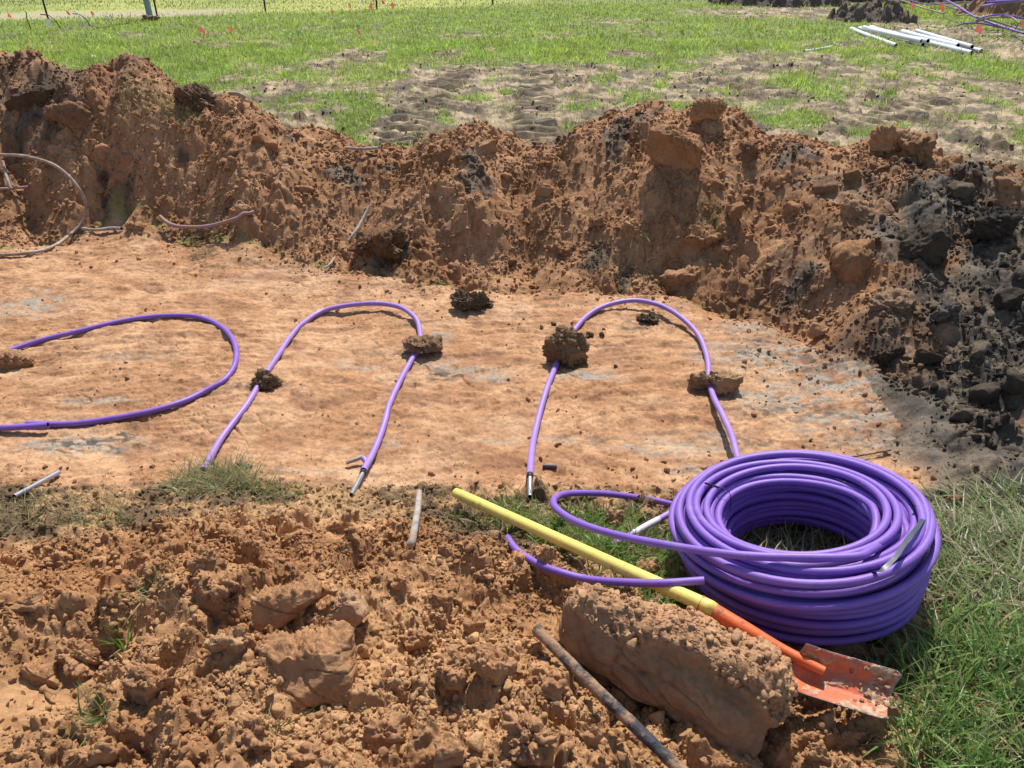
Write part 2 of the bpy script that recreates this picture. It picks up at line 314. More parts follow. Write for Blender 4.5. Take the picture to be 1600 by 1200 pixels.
    # blobs of the berm are placed on its sloping face
    m=np.zeros(x.shape);nb=nb*1.35
    for (px,py,rx,ry,s),(cx0,cy0) in zip(DARKB,DARKC):
        q=((x-cx0)/(rx/1200*4.6))**2+((y-cy0)/(max(ry,40)/1200*7.5))**2
        m=np.maximum(m,s*sst(1.5,.4,np.sqrt(q)+.9*nb))
    m=np.maximum(m,.8*sst(.33,.5,fbm(x*2.2+9,y*2.2,4,151))*b)
    c=mixc(c,mixc(V3(.038,.031,.026),V3(.115,.088,.068),sst(-.3,.4,n2)),np.clip(m*np.maximum(b,(x>1.6)*(y<3.7)*(1-h)),0,1)*.95)
    wet=sst(1.28,1.5,x+.1*n1)*sst(1.62,1.82,y+.1*n1)*(y<3.2)*(1-f*sst(1.75,1.5,x+.3*n1))*(1-b)
    c=mixc(c,mixc(V3(.05,.039,.032),V3(.15,.108,.083),sst(-.2,.5,n1+n2)),wet*.92*(1-g*.3))
    c=c*(1+.22*n3+.14*n2)[:,None]*np.array([.97,1.03,.93])
    gl=np.clip(gr*.9+wet*.8+.22*f+.18*np.clip(mud,0,1)*(1-b)*(y>5)+.6*m*b,0,1)
    return np.clip(c,.01,.8),gl
DARKC=[tuple(hit(b_[0],b_[1])[:2]) for b_ in DARKB]

# ------------------------------------------------------------------ materials
def mat(name,base=(.5,.5,.5),rough=.6,spec=.3,metal=0.,attr=None,nscale=None,namp=.2,bump=None,dirt=None,transl=0.,glossattr=False,coat=0):
    m=bpy.data.materials.new(name);m.use_nodes=True;n=m.node_tree.nodes;l=m.node_tree.links
    p=n['Principled BSDF'];p.inputs['Roughness'].default_value=rough;p.inputs['Metallic'].default_value=metal
    p.inputs['Specular IOR Level'].default_value=spec
    tc=n.new('ShaderNodeTexCoord')
    if attr:
        a=n.new('ShaderNodeAttribute');a.attribute_name=attr;c=a.outputs['Color']
    else:
        a=n.new('ShaderNodeRGB');a.outputs[0].default_value=(*base,1);c=a.outputs[0]
    if nscale:
        t=n.new('ShaderNodeTexNoise');t.inputs['Scale'].default_value=nscale;t.inputs['Detail'].default_value=6;t.inputs['Roughness'].default_value=.65
        l.new(tc.outputs['Object'],t.inputs['Vector'])
        mr=n.new('ShaderNodeMapRange');mr.inputs[1].default_value=.3;mr.inputs[2].default_value=.7;mr.inputs[3].default_value=1-namp;mr.inputs[4].default_value=1+namp
        l.new(t.outputs['Fac'],mr.inputs[0])
        mx=n.new('ShaderNodeVectorMath');mx.operation='SCALE';l.new(c,mx.inputs[0]);l.new(mr.outputs[0],mx.inputs['Scale']);c=mx.outputs[0]
    if dirt:     # (colour, scale, threshold, amount)
        t=n.new('ShaderNodeTexNoise');t.inputs['Scale'].default_value=dirt[1];t.inputs['Detail'].default_value=8;t.inputs['Roughness'].default_value=.7
        l.new(tc.outputs['Object'],t.inputs['Vector'])
        mr=n.new('ShaderNodeMapRange');mr.inputs[1].default_value=dirt[2];mr.inputs[2].default_value=dirt[2]+dirt[4] if len(dirt)>4 else dirt[2]+.06;mr.inputs[3].default_value=0;mr.inputs[4].default_value=dirt[3]
        l.new(t.outputs['Fac'],mr.inputs[0])
        mx=n.new('ShaderNodeMix');mx.data_type='RGBA';l.new(mr.outputs[0],mx.inputs[0]);l.new(c,mx.inputs[6]);mx.inputs[7].default_value=(*dirt[0],1);c=mx.outputs[2]
        rm=n.new('ShaderNodeMath');rm.operation='MULTIPLY_ADD';l.new(mr.outputs[0],rm.inputs[0]);rm.inputs[1].default_value=.9-rough;rm.inputs[2].default_value=rough;l.new(rm.outputs[0],p.inputs['Roughness'])
    l.new(c,p.inputs['Base Color'])
    if glossattr:
        a2=n.new('ShaderNodeMath');a2.operation='MULTIPLY_ADD';l.new(a.outputs['Alpha'],a2.inputs[0]);a2.inputs[1].default_value=-.5;a2.inputs[2].default_value=rough;l.new(a2.outputs[0],p.inputs['Roughness'])
    if bump:     # list of (scale,distance)
        prev=None
        for sc_,di in bump:
            t=n.new('ShaderNodeTexNoise');t.inputs['Scale'].default_value=sc_;t.inputs['Detail'].default_value=8;t.inputs['Roughness'].default_value=.7
            l.new(tc.outputs['Object'],t.inputs['Vector'])
            b=n.new('ShaderNodeBump');b.inputs['Strength'].default_value=1;b.inputs['Distance'].default_value=di;l.new(t.outputs['Fac'],b.inputs['Height'])
            if prev: l.new(prev.outputs[0],b.inputs['Normal'])
            prev=b
        l.new(prev.outputs[0],p.inputs['Normal'])
    if transl:
        tr=n.new('ShaderNodeBsdfTranslucent');l.new(c,tr.inputs[0]);ms=n.new('ShaderNodeMixShader');ms.inputs[0].default_value=transl
        l.new(p.outputs[0],ms.inputs[1]);l.new(tr.outputs[0],ms.inputs[2]);l.new(ms.outputs[0],n['Material Output'].inputs[0])
    return m
M_soil=mat('soil',rough=.93,spec=.22,attr='albedo',nscale=55,namp=.22,bump=[(70,.006),(260,.003)],glossattr=True)
M_clod=mat('clay_clods',rough=.93,spec=.2,attr='albedo',nscale=60,namp=.22,bump=[(90,.006),(300,.0025)])
M_grass=mat('grass_blades',rough=.42,spec=.4,attr='albedo',transl=.42)
M_root=mat('dry_roots',rough=.8,spec=.15,attr='albedo')
M_purple=mat('purple_pipe',(.20,.10,.42),.48,.4,nscale=14,namp=.10,dirt=((.38,.28,.30),11,.55,.45,.25),bump=[(60,.0008)])
M_purple2=mat('purple_pipe_weathered',(.31,.185,.50),.45,.4,nscale=14,namp=.12,dirt=((.42,.25,.17),12,.56,.55,.15),bump=[(60,.0006)])
M_muddy=mat('muddy_purple_pipe',(.30,.20,.25),.6,.3,nscale=20,namp=.2,dirt=((.34,.185,.105),10,.42,.9,.15),bump=[(80,.002)])
M_muddypale=mat('muddy_pale_pipe',(.40,.34,.29),.6,.3,nscale=20,namp=.2,dirt=((.24,.145,.09),9,.42,.8,.15),bump=[(80,.002)])
M_end=mat('pipe_cut',(.09,.05,.17),.6)
M_steel=mat('zinc_tube',(.42,.42,.46),.38,.5,metal=.75,nscale=30,namp=.2,dirt=((.33,.19,.12),14,.55,.8,.1))
M_sleeve=mat('printed_sleeve',(.62,.58,.66),.4,.4,nscale=120,namp=.25)
M_black=mat('black_plastic',(.018,.018,.02),.45,.4,nscale=30,namp=.3)
M_yellow=mat('yellow_fibreglass',(.70,.56,.125),.42,.45,nscale=18,namp=.10,dirt=((.30,.21,.09),16,.585,.7,.08),bump=[(120,.0006)])
M_orange=mat('orange_paint',(.68,.125,.03),.42,.45,nscale=10,namp=.14,dirt=((.20,.115,.065),15,.56,.92,.06),bump=[(90,.0012)])
M_blade=mat('orange_blade_paint',(.72,.15,.045),.45,.4,nscale=9,namp=.16,dirt=((.40,.24,.13),13,.58,.9,.06),bump=[(70,.0015)])
M_edge=mat('worn_steel_edge',(.24,.21,.19),.5,.5,metal=.5,nscale=60,namp=.3)
M_wood=mat('weathered_wood',(.33,.31,.29),.85,.15,nscale=40,namp=.35,dirt=((.36,.2,.11),12,.5,.8,.15),bump=[(90,.003)])
M_blackpipe=mat('muddy_black_pole',(.045,.045,.052),.55,.35,nscale=30,namp=.5,dirt=((.33,.195,.11),15,.46,.95,.10),bump=[(60,.006),(18,.006)])
M_pvc=mat('white_pvc',(.74,.76,.75),.35,.45,nscale=5,namp=.06,dirt=((.42,.34,.26),6,.6,.5,.1))
M_dark=mat('dark_inside',(.03,.03,.03),.8)
M_flag=mat('pink_flag',(.95,.36,.33),.5,.2,transl=.45)
M_wflag=mat('white_flag',(.8,.8,.8),.5,.2,transl=.3)
M_wire=mat('wire',(.25,.24,.23),.4,.4,metal=.6)
M_post=mat('painted_steel_post',(.035,.045,.04),.6,.3,nscale=10,namp=.3)
M_gpost=mat('grey_post',(.28,.33,.36),.6,.3,nscale=4,namp=.15)

# ------------------------------------------------------------------ mesh helpers
def link(name,V,F,mats,parent=None,smooth=True,col=None,mi=None):
    me=bpy.data.meshes.new(name)
    V=np.asarray(V,np.float32);
    if isinstance(F,np.ndarray):
        nf,k=F.shape
        me.vertices.add(len(V));me.vertices.foreach_set('co',V.ravel())
        me.loops.add(nf*k);me.loops.foreach_set('vertex_index',F.astype(np.int32).ravel())
        me.polygons.add(nf);me.polygons.foreach_set('loop_start',np.arange(0,nf*k,k,dtype=np.int32))
        try: me.polygons.foreach_set('loop_total',np.full(nf,k,np.int32))
        except Exception: pass
        me.update(calc_edges=True)
    else: me.from_pydata([tuple(map(float,v)) for v in V],[],F); me.update()
    if not isinstance(mats,(list,tuple)): mats=[mats]
    for m in mats: me.materials.append(m)
    if mi is not None: me.polygons.foreach_set('material_index',np.asarray(mi,np.int32))
    if smooth: me.polygons.foreach_set('use_smooth',np.ones(len(me.polygons),bool))
    if col is not None:
        c=np.ones((len(V),4),np.float32);c[:,:col.shape[1]]=col
        a=me.attributes.new('albedo','FLOAT_COLOR','POINT');a.data.foreach_set('color',c.ravel())
    o=bpy.data.objects.new(name,me);COL.objects.link(o)
    if parent: o.parent=parent
    return o
def tag(o,label=None,cat=None,group=None,kind=None):
    if label:o['label']=label
    if cat:o['category']=cat
    if group:o['group']=group
    if kind:o['kind']=kind
    return o
def empty(name,loc,label,cat,group=None):
    o=bpy.data.objects.new(name,None);COL.objects.link(o);o.location=tuple(map(float,loc));o.empty_display_size=.05
    return tag(o,label,cat,group)
class MB:
    def __init__(s): s.V=[];s.F=[];s.M=[]
    def add(s,V,F,m=0):
        b=len(s.V);s.V+= [tuple(map(float,v)) for v in V];s.F+=[tuple(i+b for i in f) for f in F];s.M+=[m]*len(F)
    def build(s,name,mats,parent=None,smooth=True,off=None):
        V=np.array(s.V); 
        if off is not None: V=V-np.asarray(off,float)
        return link(name,V,s.F,mats,parent,smooth,mi=s.M)
def smoothpath(P,n=8):
    P=np.asarray(P,float);Q=np.vstack([2*P[0]-P[1],P,2*P[-1]-P[-2]]);out=[]
    for i in range(1,len(Q)-2):
        p0,p1,p2,p3=Q[i-1:i+3]
        for t in np.linspace(0,1,n,endpoint=False):
            out.append(.5*((2*p1)+(p2-p0)*t+(2*p0-5*p1+4*p2-p3)*t*t+(3*p1-p0-3*p2+p3)*t**3))
    out.append(P[-1]);return np.array(out)
def tube(mb,P,r,n=12,m=0,hollow=0.,cap_m=None,closed=False):
    P=np.asarray(P,float);N=len(P);r=np.broadcast_to(r,(N,))
    T=np.gradient(P,axis=0);T/=np.linalg.norm(T,axis=1)[:,None]+1e-12
    a=np.array([0,0,1.]) if abs(T[0][2])<.9 else np.array([1.,0,0])
    u=np.cross(T[0],a);u/=np.linalg.norm(u);V=[];
    ang=np.linspace(0,2*np.pi,n,endpoint=False)
    for i in range(N):
        u=u-T[i]*np.dot(u,T[i]);u/=np.linalg.norm(u);v=np.cross(T[i],u)
        V.append(P[i]+r[i]*(np.cos(ang)[:,None]*u+np.sin(ang)[:,None]*v))
    V=np.concatenate(V);F=[]
    for i in range(N-1):
        for j in range(n):
            k=(j+1)%n;F.append((i*n+j,i*n+k,(i+1)*n+k,(i+1)*n+j))
    mb.add(V,F,m)
    cm=m if cap_m is None else cap_m
    for i,s in ((0,-1),(N-1,1)):
        c=V[i*n:(i+1)*n];ctr=P[i]
        if hollow>0:
            inn=ctr+(c-ctr)*hollow; deep=inn-T[i]*s*r[i]*2.5
            VV=np.vstack([c,inn,deep]);FF=[]
            for j in range(n):
                k=(j+1)%n
                q=(j,k,n+k,n+j);q2=(n+j,n+k,2*n+k,2*n+j)
                FF+= [q if s<0 else q[::-1]];FF+=[q2 if s<0 else q2[::-1]]
            mb.add(VV,FF[0::2],m);mb.add(VV,FF[1::2]+[tuple(range(2*n,3*n))],cm)
        else: mb.add(c,[tuple(range(n))] if s>0 else [tuple(range(n))[::-1]],cm)
def ico(sub):
    t=(1+5**.5)/2
    V=[(-1,t,0),(1,t,0),(-1,-t,0),(1,-t,0),(0,-1,t),(0,1,t),(0,-1,-t),(0,1,-t),(t,0,-1),(t,0,1),(-t,0,-1),(-t,0,1)]
    F=[(0,11,5),(0,5,1),(0,1,7),(0,7,10),(0,10,11),(1,5,9),(5,11,4),(11,10,2),(10,7,6),(7,1,8),(3,9,4),(3,4,2),(3,2,6),(3,6,8),(3,8,9),(4,9,5),(2,4,11),(6,2,10),(8,6,7),(9,8,1)]
    V=[np.array(v)/np.linalg.norm(v) for v in V]
    for _ in range(sub):
        c={};G=[]
        def mid(a,b):
            k=(min(a,b),max(a,b))
            if k not in c:
                v=V[a]+V[b];V.append(v/np.linalg.norm(v));c[k]=len(V)-1
            return c[k]
        for a,b,d in F:
            x,y,z=mid(a,b),mid(b,d),mid(d,a);G+=[(a,x,z),(b,y,x),(d,z,y),(x,y,z)]
        F=G
    return np.array(V),np.array(F)
ICO={k:ico(k) for k in (0,1,2,3,4,5)}
def rot_rand(n):
    q=rng.normal(size=(n,4));q/=np.linalg.norm(q,axis=1)[:,None];w_,x,y,z=q.T
    return np.stack([1-2*(y*y+z*z),2*(x*y-z*w_),2*(x*z+y*w_),2*(x*y+z*w_),1-2*(x*x+z*z),2*(y*z-x*w_),2*(x*z-y*w_),2*(y*z+x*w_),1-2*(x*x+y*y)],-1).reshape(n,3,3)
def clodshape(sub,seed,ncut=7,rough=.12,cutmin=.45):
    r_=np.random.default_rng(seed);V,F=ICO[sub];V=V.copy()
    for _ in range(ncut):
        n=r_.normal(size=3);n/=np.linalg.norm(n);d=r_.uniform(cutmin,.85)
        s=V@n;V-=np.maximum(s-d,0)[:,None]*n
    N=V/np.linalg.norm(V,axis=1)[:,None]
    d=rough*noise3(V,1.7,seed)*1.6
    if sub>=2: d=d+rough*.8*noise3(V,4.3,seed+3)
    if sub>=3: d=d+rough*.45*noise3(V,9.5,seed+4)
    if sub>=4: d=d+rough*.30*noise3(V,21,seed+6)
    if sub>=5: d=d+rough*.16*noise3(V,45,seed+7)
    return V+N*d[:,None],F

# ------------------------------------------------------------------ build the ground, cut into what it is
nr,nth=RRg.shape
i,j=np.meshgrid(np.arange(nr-1),np.arange(nth-1),indexing='ij')
a=(i*nth+j).ravel();TF=np.stack([a,a+1,a+nth+1,a+nth],-1)
# close the ring behind the viewpoint
i=np.arange(nr-1);TF=np.vstack([TF,np.stack([i*nth+nth-1,i*nth,(i+1)*nth,(i+1)*nth+nth-1],-1)])
TF=TF[:,::-1]
cc=np.empty((TX.size,4),np.float32)
for i in range(0,TX.size,CH):
    c_,g_=soil_albedo(TX[i:i+CH],TY[i:i+CH]);cc[i:i+CH,:3]=c_;cc[i:i+CH,3]=g_
def reg(x,y):
    inr=(y<9.5)&(np.abs(x)<8.9);nz=.012*perlin(x*4,y*4,12)
    f,b,h=[bil(q,x,y)+nz for q in (SDF_F,SDF_B,SDF_H)]; r=np.zeros(x.shape,int); r[(f>0)&inr]=1; r[(b>0)&inr]=2; r[(h>0)&inr&(y>.3)&(np.abs(x)<y*2.2)]=3
    return r
fx=TX[TF].mean(1);fy=TY[TF].mean(1);RG=np.concatenate([reg(fx[i:i+CH],fy[i:i+CH]) for i in range(0,len(fx),CH)])
PT=np.stack([TX,TY,TZ],-1)
def piece(k,name):
    F=TF[RG==k];u,inv=np.unique(F,return_inverse=True)
    return link(name,PT[u],inv.reshape(F.shape),M_soil,col=cc[u],smooth=k<2)
ground=piece(0,'ground');tag(ground,kind='structure')
c0=atz(0,0,0)
tfl=piece(1,'trench_floor');tag(tfl,kind='structure')
berm=piece(2,'dirt_berm');tag(berm,'long ridge of red-brown clay with dark clods, along the far side of the trench','dirt mound')
heap=piece(3,'dirt_heap');tag(heap,'crumbly orange-brown dirt heap in the foreground, below the shovel and grass verge','dirt mound')
cap=[(.25*math.sin(t),.25*math.cos(t),float(Hs(.25*math.sin(t),.25*math.cos(t))[0])) for t in np.linspace(0,6.283,24,endpoint=False)]

# ------------------------------------------------------------------ crumbs of soil, thousands of loose bits
def scatter(name,pos,size,sub,parent=None,embed=.25,nvar=10,flat=(.55,1.),bright=1.0,kind='stuff',label=None,cat=None):
    n=len(pos)
    if n==0:return
    z=Hs(pos[:,0],pos[:,1]);Rm=rot_rand(n)
    var=rng.integers(0,nvar,n);sc=size[:,None]*rng.uniform(flat[0],flat[1],(n,3))
    rgb=np.concatenate([soil_albedo(pos[i:i+CH,0],pos[i:i+CH,1])[0] for i in range(0,n,CH)])*rng.uniform(.8,1.18,(n,1))*bright
    shapes=[clodshape(sub,1000+v,ncut=13 if sub>1 else 6,rough=.06 if sub>1 else .22,cutmin=.25) for v in range(nvar)]
    Vs=[];Fs=[];Cs=[];b=0
    for v in range(nvar):
        k=np.nonzero(var==v)[0]
        if len(k)==0:continue
        V,F=shapes[v];P=np.einsum('nij,nvj->nvi',Rm[k],V[None]*sc[k][:,None,:])
        P[:,:,0]+=pos[k,0][:,None];P[:,:,1]+=pos[k,1][:,None];P[:,:,2]+=(z[k]+size[k]*(.45-embed))[:,None]
        m=len(V);Vs.append(P.reshape(-1,3));Fs.append((F[None]+(np.arange(len(k))*m)[:,None,None]+b).reshape(-1,3));b+=len(k)*m
        Cs.append(np.repeat(rgb[k],m,0))
    return tag(link(name,np.concatenate(Vs),np.concatenate(Fs),M_clod,parent,smooth=False,col=np.concatenate(Cs)),label,cat,kind=kind)
def powsize(n,a,b,p=2.3):
    u=rng.random(n);return (a**(1-p)+u*(b**(1-p)-a**(1-p)))**(1/(1-p))
def cand(n,x0,x1,y0,y1,fn):
    x=rng.uniform(x0,x1,n);y=rng.uniform(y0,y1,n)
    k=(np.abs(x)<y*.80+np.where(y<2.3,.75,.45));x,y=x[k],y[k]
    p=fn(x,y);k=rng.random(len(x))<p;return np.stack([x[k],y[k]],-1)
mk=lambda i:(lambda x,y:masks(x,y)[i])
clump=lambda x,y,s,sd:sst(-.25,.35,fbm(x*s,y*s,3,sd))
P=cand(120000,-1.9,1.6,.65,2.1,lambda x,y:masks(x,y)[2]*(.25+.75*clump(x,y,4,201))*(1-.85*blobs([(60,1062,95,50,1),(20,1110,60,40,.8),(255,978,55,32,1)],.1,x,y,0)))
s=powsize(len(P),.0028,.016,2.4);scatter('crumb',P[s<.006],s[s<.006],0,heap);scatter('crumb',P[s>=.006],s[s>=.006],1,heap)
P=cand(1800,-1.6,1.6,.75,2.1,lambda x,y:masks(x,y)[2]*clump(x,y,3,203));scatter('lump',P,powsize(len(P),.012,.030,2.6),3,heap,embed=.35)
P=cand(110000,-4.8,4.6,2.4,6.5,lambda x,y:masks(x,y)[1]*(.3+.7*clump(x,y,3,205)))
s=powsize(len(P),.006,.026,2.5);scatter('crumb',P[s<.011],s[s<.011],0,berm);scatter('crumb',P[s>=.011],s[s>=.011],1,berm)
P=cand(11000,-4.8,4.6,2.4,6.5,lambda x,y:masks(x,y)[1]*(.1+.9*clump(x,y,2,207)));scatter('lump',P,powsize(len(P),.018,.06,2.9),2,berm,embed=.4)
def fdens(x,y):
    f,b,h=masks(x,y);e=np.exp(-np.abs(bil(SDF_F,x,y))/np.where(y>3.3,.17,.08))
    return f*np.clip(.004+.9*e+.3*sst(.25,.55,fbm(x*1.8,y*2.6,4,209))+.6*(x>1.1)*sst(-.1,.3,fbm(x*3,y*3,3,210)),0,1)
P=cand(34000,-3.5,3,1.9,5.0,fdens);s=powsize(len(P),.003,.022,2.7)
scatter('soil_crumbs',P[s<.008],s[s<.008],0,label='loose soil crumbs scattered over the smooth trench floor',cat='soil crumbs');scatter('soil_crumbs',P[s>=.008],s[s>=.008],1,label='larger loose soil bits scattered over the smooth trench floor',cat='soil crumbs')
def vdens(x,y):
    f,b,h=masks(x,y);g,mu,sp=field_masks(x,y);return (1-f*.985)*(1-b)*(1-h)*np.where(y<3.6,np.where(x>1.25,.35,.9),np.clip(mu*.55*clump(x,y,1.2,211)+sp*.25+.002,0,1))
P=cand(42000,-2.6,2.6,.9,3.2,vdens);scatter('soil_crumbs',P,powsize(len(P),.0035,.018,2.5),1,label='dark crumbs of soil along the grassy verge by the trench',cat='soil crumbs',bright=1.0)
P=cand(42000,-9,9,5.6,19,vdens);scatter('soil_crumbs',P,powsize(len(P),.009,.034,3.1),1,label='dark soil clods scattered on the muddy field behind the ridge',cat='soil crumbs',bright=.95)

# ------------------------------------------------------------------ blades of grass
def blades(name,pos,L,W,cols,nseg=4,lean=(.15,.9),up=None,parent=None,label=None,cat=None,kind='stuff',m=None,droop=1.0,az=None,z=None,curl=.3):
    n=len(pos)
    if n==0:return
    z=Hs(pos[:,0],pos[:,1])-.004 if z is None else z
    az=rng.uniform(0,6.283,n) if az is None else az
    ln=rng.uniform(lean[0],lean[1],n)        # initial angle from vertical
    bend=rng.uniform(.3,1.3,n)*droop
    tw=rng.normal(0,curl,n)
    P=np.zeros((n,nseg+1,3));P[:,0,0]=pos[:,0];P[:,0,1]=pos[:,1];P[:,0,2]=z
    side=np.zeros((n,nseg+1,3))
    for k in range(nseg+1):
        t=k/nseg;an=ln+bend*t;a_=az+tw*t*2
        d=np.stack([np.sin(an)*np.cos(a_),np.sin(an)*np.sin(a_),np.cos(an)],-1)
        if k<nseg: P[:,k+1]=P[:,k]+d*(L/nseg)[:,None]
        sa=a_+1.57+tw*1.5
        side[:,k]=np.stack([np.cos(sa),np.sin(sa),.25*np.sin(tw*5)],-1)
    # keep above ground
    for k in range(1,nseg+1):
        g=Hs(P[:,k,0],P[:,k,1])+.003; P[:,k,2]=np.maximum(P[:,k,2],g)
    wt=np.array([.8,1.,.85,.55,.3,.2])[:nseg] if nseg<=6 else np.linspace(1,.3,nseg)
    V=[];
    for k in range(nseg):
        hw=(W*.5*wt[k])[:,None]; V+= [P[:,k]-side[:,k]*hw,P[:,k]+side[:,k]*hw]
    V.append(P[:,nseg]);V=np.stack(V,1);m_=V.shape[1]
    F=[]
    for k in range(nseg-1):
        a_=2*k;F+=[(a_,a_+1,a_+3),(a_,a_+3,a_+2)]
    F.append((2*nseg-2,2*nseg-1,2*nseg));F=np.array(F)
    FF=(F[None]+(np.arange(n)*m_)[:,None,None]).reshape(-1,3)
    return tag(link(name,V.reshape(-1,3),FF,m or M_grass,parent,smooth=False,col=np.repeat(cols,m_,0)),label,cat,kind=kind)
def gcols(n,dry,green=((.055,.12,.018),(.13,.23,.035)),straw=((.36,.30,.15),(.24,.19,.09))):
    t=rng.random((n,1));g=np.array(green[0])*(1-t)+np.array(green[1])*t
    t=rng.random((n,1));s_=np.array(straw[0])*(1-t)+np.array(straw[1])*t
    k=(rng.random(n)<dry)[:,None];return np.where(k,s_,g)*rng.uniform(.8,1.2,(n,1))
# field behind the ridge
def gdens(x,y):
    f,b,h=masks(x,y);g,mu,sp=field_masks(x,y)
    return (1-b)*np.clip(g*(.55+.6*fbm(x*2.2,y*2.2,3,301))+.03,0,1)
for (y0,y1,n,Lr,wd,ns) in ((5.4,8.5,120000,(.04,.10),.0055,3),(8.5,13,140000,(.045,.11),.008,2),(13,19.5,90000,(.04,.10),.013,2)):
    P=cand(n,-y1*.78-.4,y1*.78+.4,y0,y1,gdens);P=P[(P[:,1]<16.2+.3*(P[:,0]+9)+rng.normal(0,.3,len(P)))]
    g=sst(-.4,.5,fbm(P[:,0]*.7,P[:,1]*.7,3,303)+.25*(P[:,1]-10)/6)
    gc=gcols(len(P),.10,((.20,.30,.04),(.40,.54,.09)),((.52,.50,.25),(.38,.34,.17)))
    gc=gc*rng.normal(1,.05)*(.78+.5*sst(-.4,.4,fbm(P[:,0]*1.6,P[:,1]*1.6,4,307)))[:,None]+np.array([.07,.05,0])*g[:,None]*.9
    blades('field_grass',P,rng.uniform(*Lr,len(P)),np.full(len(P),wd),gc,ns,(.05,.8),label='bright green grass growing across the field behind the dirt ridge',cat='grass')
P=cand(120000,-19,19,15.5,27,lambda x,y:.5*(y>16.2+.3*(x+9))*(1-sst(.9,.6,np.abs(y-17.2-.18*(x+9)))*sst(-5.,-6.5,x)*.97))
blades('meadow_grass',P,rng.uniform(.03,.07,len(P)),np.full(len(P),.013),gcols(len(P),.4,((.21,.25,.055),(.33,.36,.085)),((.40,.36,.16),(.32,.28,.12)))*(.5+.7*sst(-.25,.25,fbm(P[:,0]*.22,P[:,1]*.8,3,309)))[:,None],2,(.1,.8),label='yellow-green meadow grass beyond the fence line at the top edge',cat='grass')
# near right verge, lush below, flattened above
def vd(x,y):
    f,b,h=masks(x,y);g,mu,sp=field_masks(x,y);ins=((x-.84)/.36)**2+((y-1.66)/.37)**2
    return g*(1-h)*(1-f)*(1-b)*(ins>.25)*(ins>1.05)*(x>.55)
P=cand(38000,.2,2.6,.5,2.15,vd); 
lush=sst(1.52,1.30,P[:,1]+.12*fbm(P[:,0]*4,P[:,1]*4,2,9))
n=len(P);k=lush>rng.random(n)
blades('verge_grass',P[k],rng.uniform(.06,.17,k.sum()),rng.uniform(.003,.0078,k.sum()),gcols(k.sum(),.16,((.10,.18,.045),(.26,.40,.10)),((.42,.38,.2),(.3,.25,.12))),5,(.1,1.1),label='lush green grass in the lower right corner beside the shovel blade',cat='grass',curl=.4)
k=~k
blades('verge_grass',P[k],rng.uniform(.06,.17,k.sum()),rng.uniform(.003,.0075,k.sum()),gcols(k.sum(),.36,((.11,.16,.045),(.25,.33,.11)),((.52,.46,.30),(.18,.15,.08))),5,(.9,1.5),droop=.35,az=rng.normal(2.6,1.1,k.sum()),label='flattened half-dry grass to the right of the purple coil',cat='grass',curl=.5)
def vd2(x,y):
    f,b,h=masks(x,y);g,mu,sp=field_masks(x,y);return g*(1-h*.7)*(1-f*.5)
P=cand(22000,-.05,.62,1.45,2.25,vd2);n=len(P)
blades('verge_grass',P,rng.uniform(.03,.10,n),rng.uniform(.0025,.005,n),gcols(n,.35,((.08,.17,.022),(.2,.36,.055))),4,(.3,1.3),label='green grass tufts between the shovel handle and the purple loop',cat='grass',curl=.5)
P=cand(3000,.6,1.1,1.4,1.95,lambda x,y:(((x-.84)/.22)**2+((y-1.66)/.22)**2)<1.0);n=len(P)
blades('verge_grass',P,rng.uniform(.05,.13,n),rng.uniform(.003,.006,n),gcols(n,.6,((.14,.2,.05),(.3,.4,.12)),((.55,.48,.28),(.4,.33,.18))),4,(.5,1.4),label='dry grass seen through the middle of the coil',cat='grass',curl=.5)  # blades coloured paler to stand in for sunlight that the coil blocks
def clumpgrass(label,cx,cy,rad,n,L,dry,up=False,w=.004,ell=1.,lean=(.4,1.4),green=((.09,.15,.03),(.20,.27,.07))):
    c=hit(cx,cy);r=rad*np.sqrt(rng.random(n));t=rng.uniform(0,6.283,n)
    P=np.stack([c[0]+r*np.cos(t)*ell,c[1]+r*np.sin(t)],-1)
    return blades('grass_tuft',P,rng.uniform(L*.4,L,n),rng.uniform(w*.5,w,n),gcols(n,dry,green),5,lean,label=label,cat='grass tuft',kind='thing',curl=.6,droop=.8)
clumpgrass('straw-coloured grass tuft at the near trench edge, where a purple pipe ends',335,752,.11,800,.17,.62,ell=1.5,green=((.18,.23,.08),(.36,.40,.17)))
clumpgrass('low wilted grass patch right of the straw tuft on the trench edge',425,772,.07,260,.11,.55,ell=1.6)
clumpgrass('trampled dry grass at the left picture edge on the near verge',60,800,.13,420,.11,.75,ell=2.,green=((.06,.10,.025),(.13,.18,.05)))
clumpgrass('wilted grass under the butt of the yellow shovel handle',770,815,.09,360,.09,.6,ell=1.7,green=((.06,.10,.02),(.14,.2,.05)))
clumpgrass('grass and straw hanging on the ridge above the third pipe arch',990,420,.17,220,.18,.55,ell=1.7,green=((.06,.10,.02),(.11,.16,.04)))
clumpgrass('grass tuft growing from the ridge near the two dark clods at left',240,160,.16,240,.16,.35,ell=1.4)
clumpgrass('wilted grass tuft in the crevice on the left part of the ridge',285,190,.10,130,.13,.5,ell=1.3)
clumpgrass('small dark grass tuft at the ridge foot under the muddy purple stub',330,365,.09,150,.12,.5,ell=1.4,green=((.05,.08,.02),(.09,.12,.03)))
clumpgrass('small dark grass tuft on the trench floor near the ridge foot',320,397,.07,110,.10,.45,ell=1.4,green=((.05,.08,.02),(.09,.12,.03)))
clumpgrass('tall grass tuft behind the low saddle of the ridge',560,190,.2,300,.15,.4,ell=1.2)
clumpgrass('thin grass sprig low in the left foreground of the heap',190,1010,.02,26,.10,.2,w=.006,lean=(.1,.8),green=((.10,.19,.03),(.18,.30,.05)))
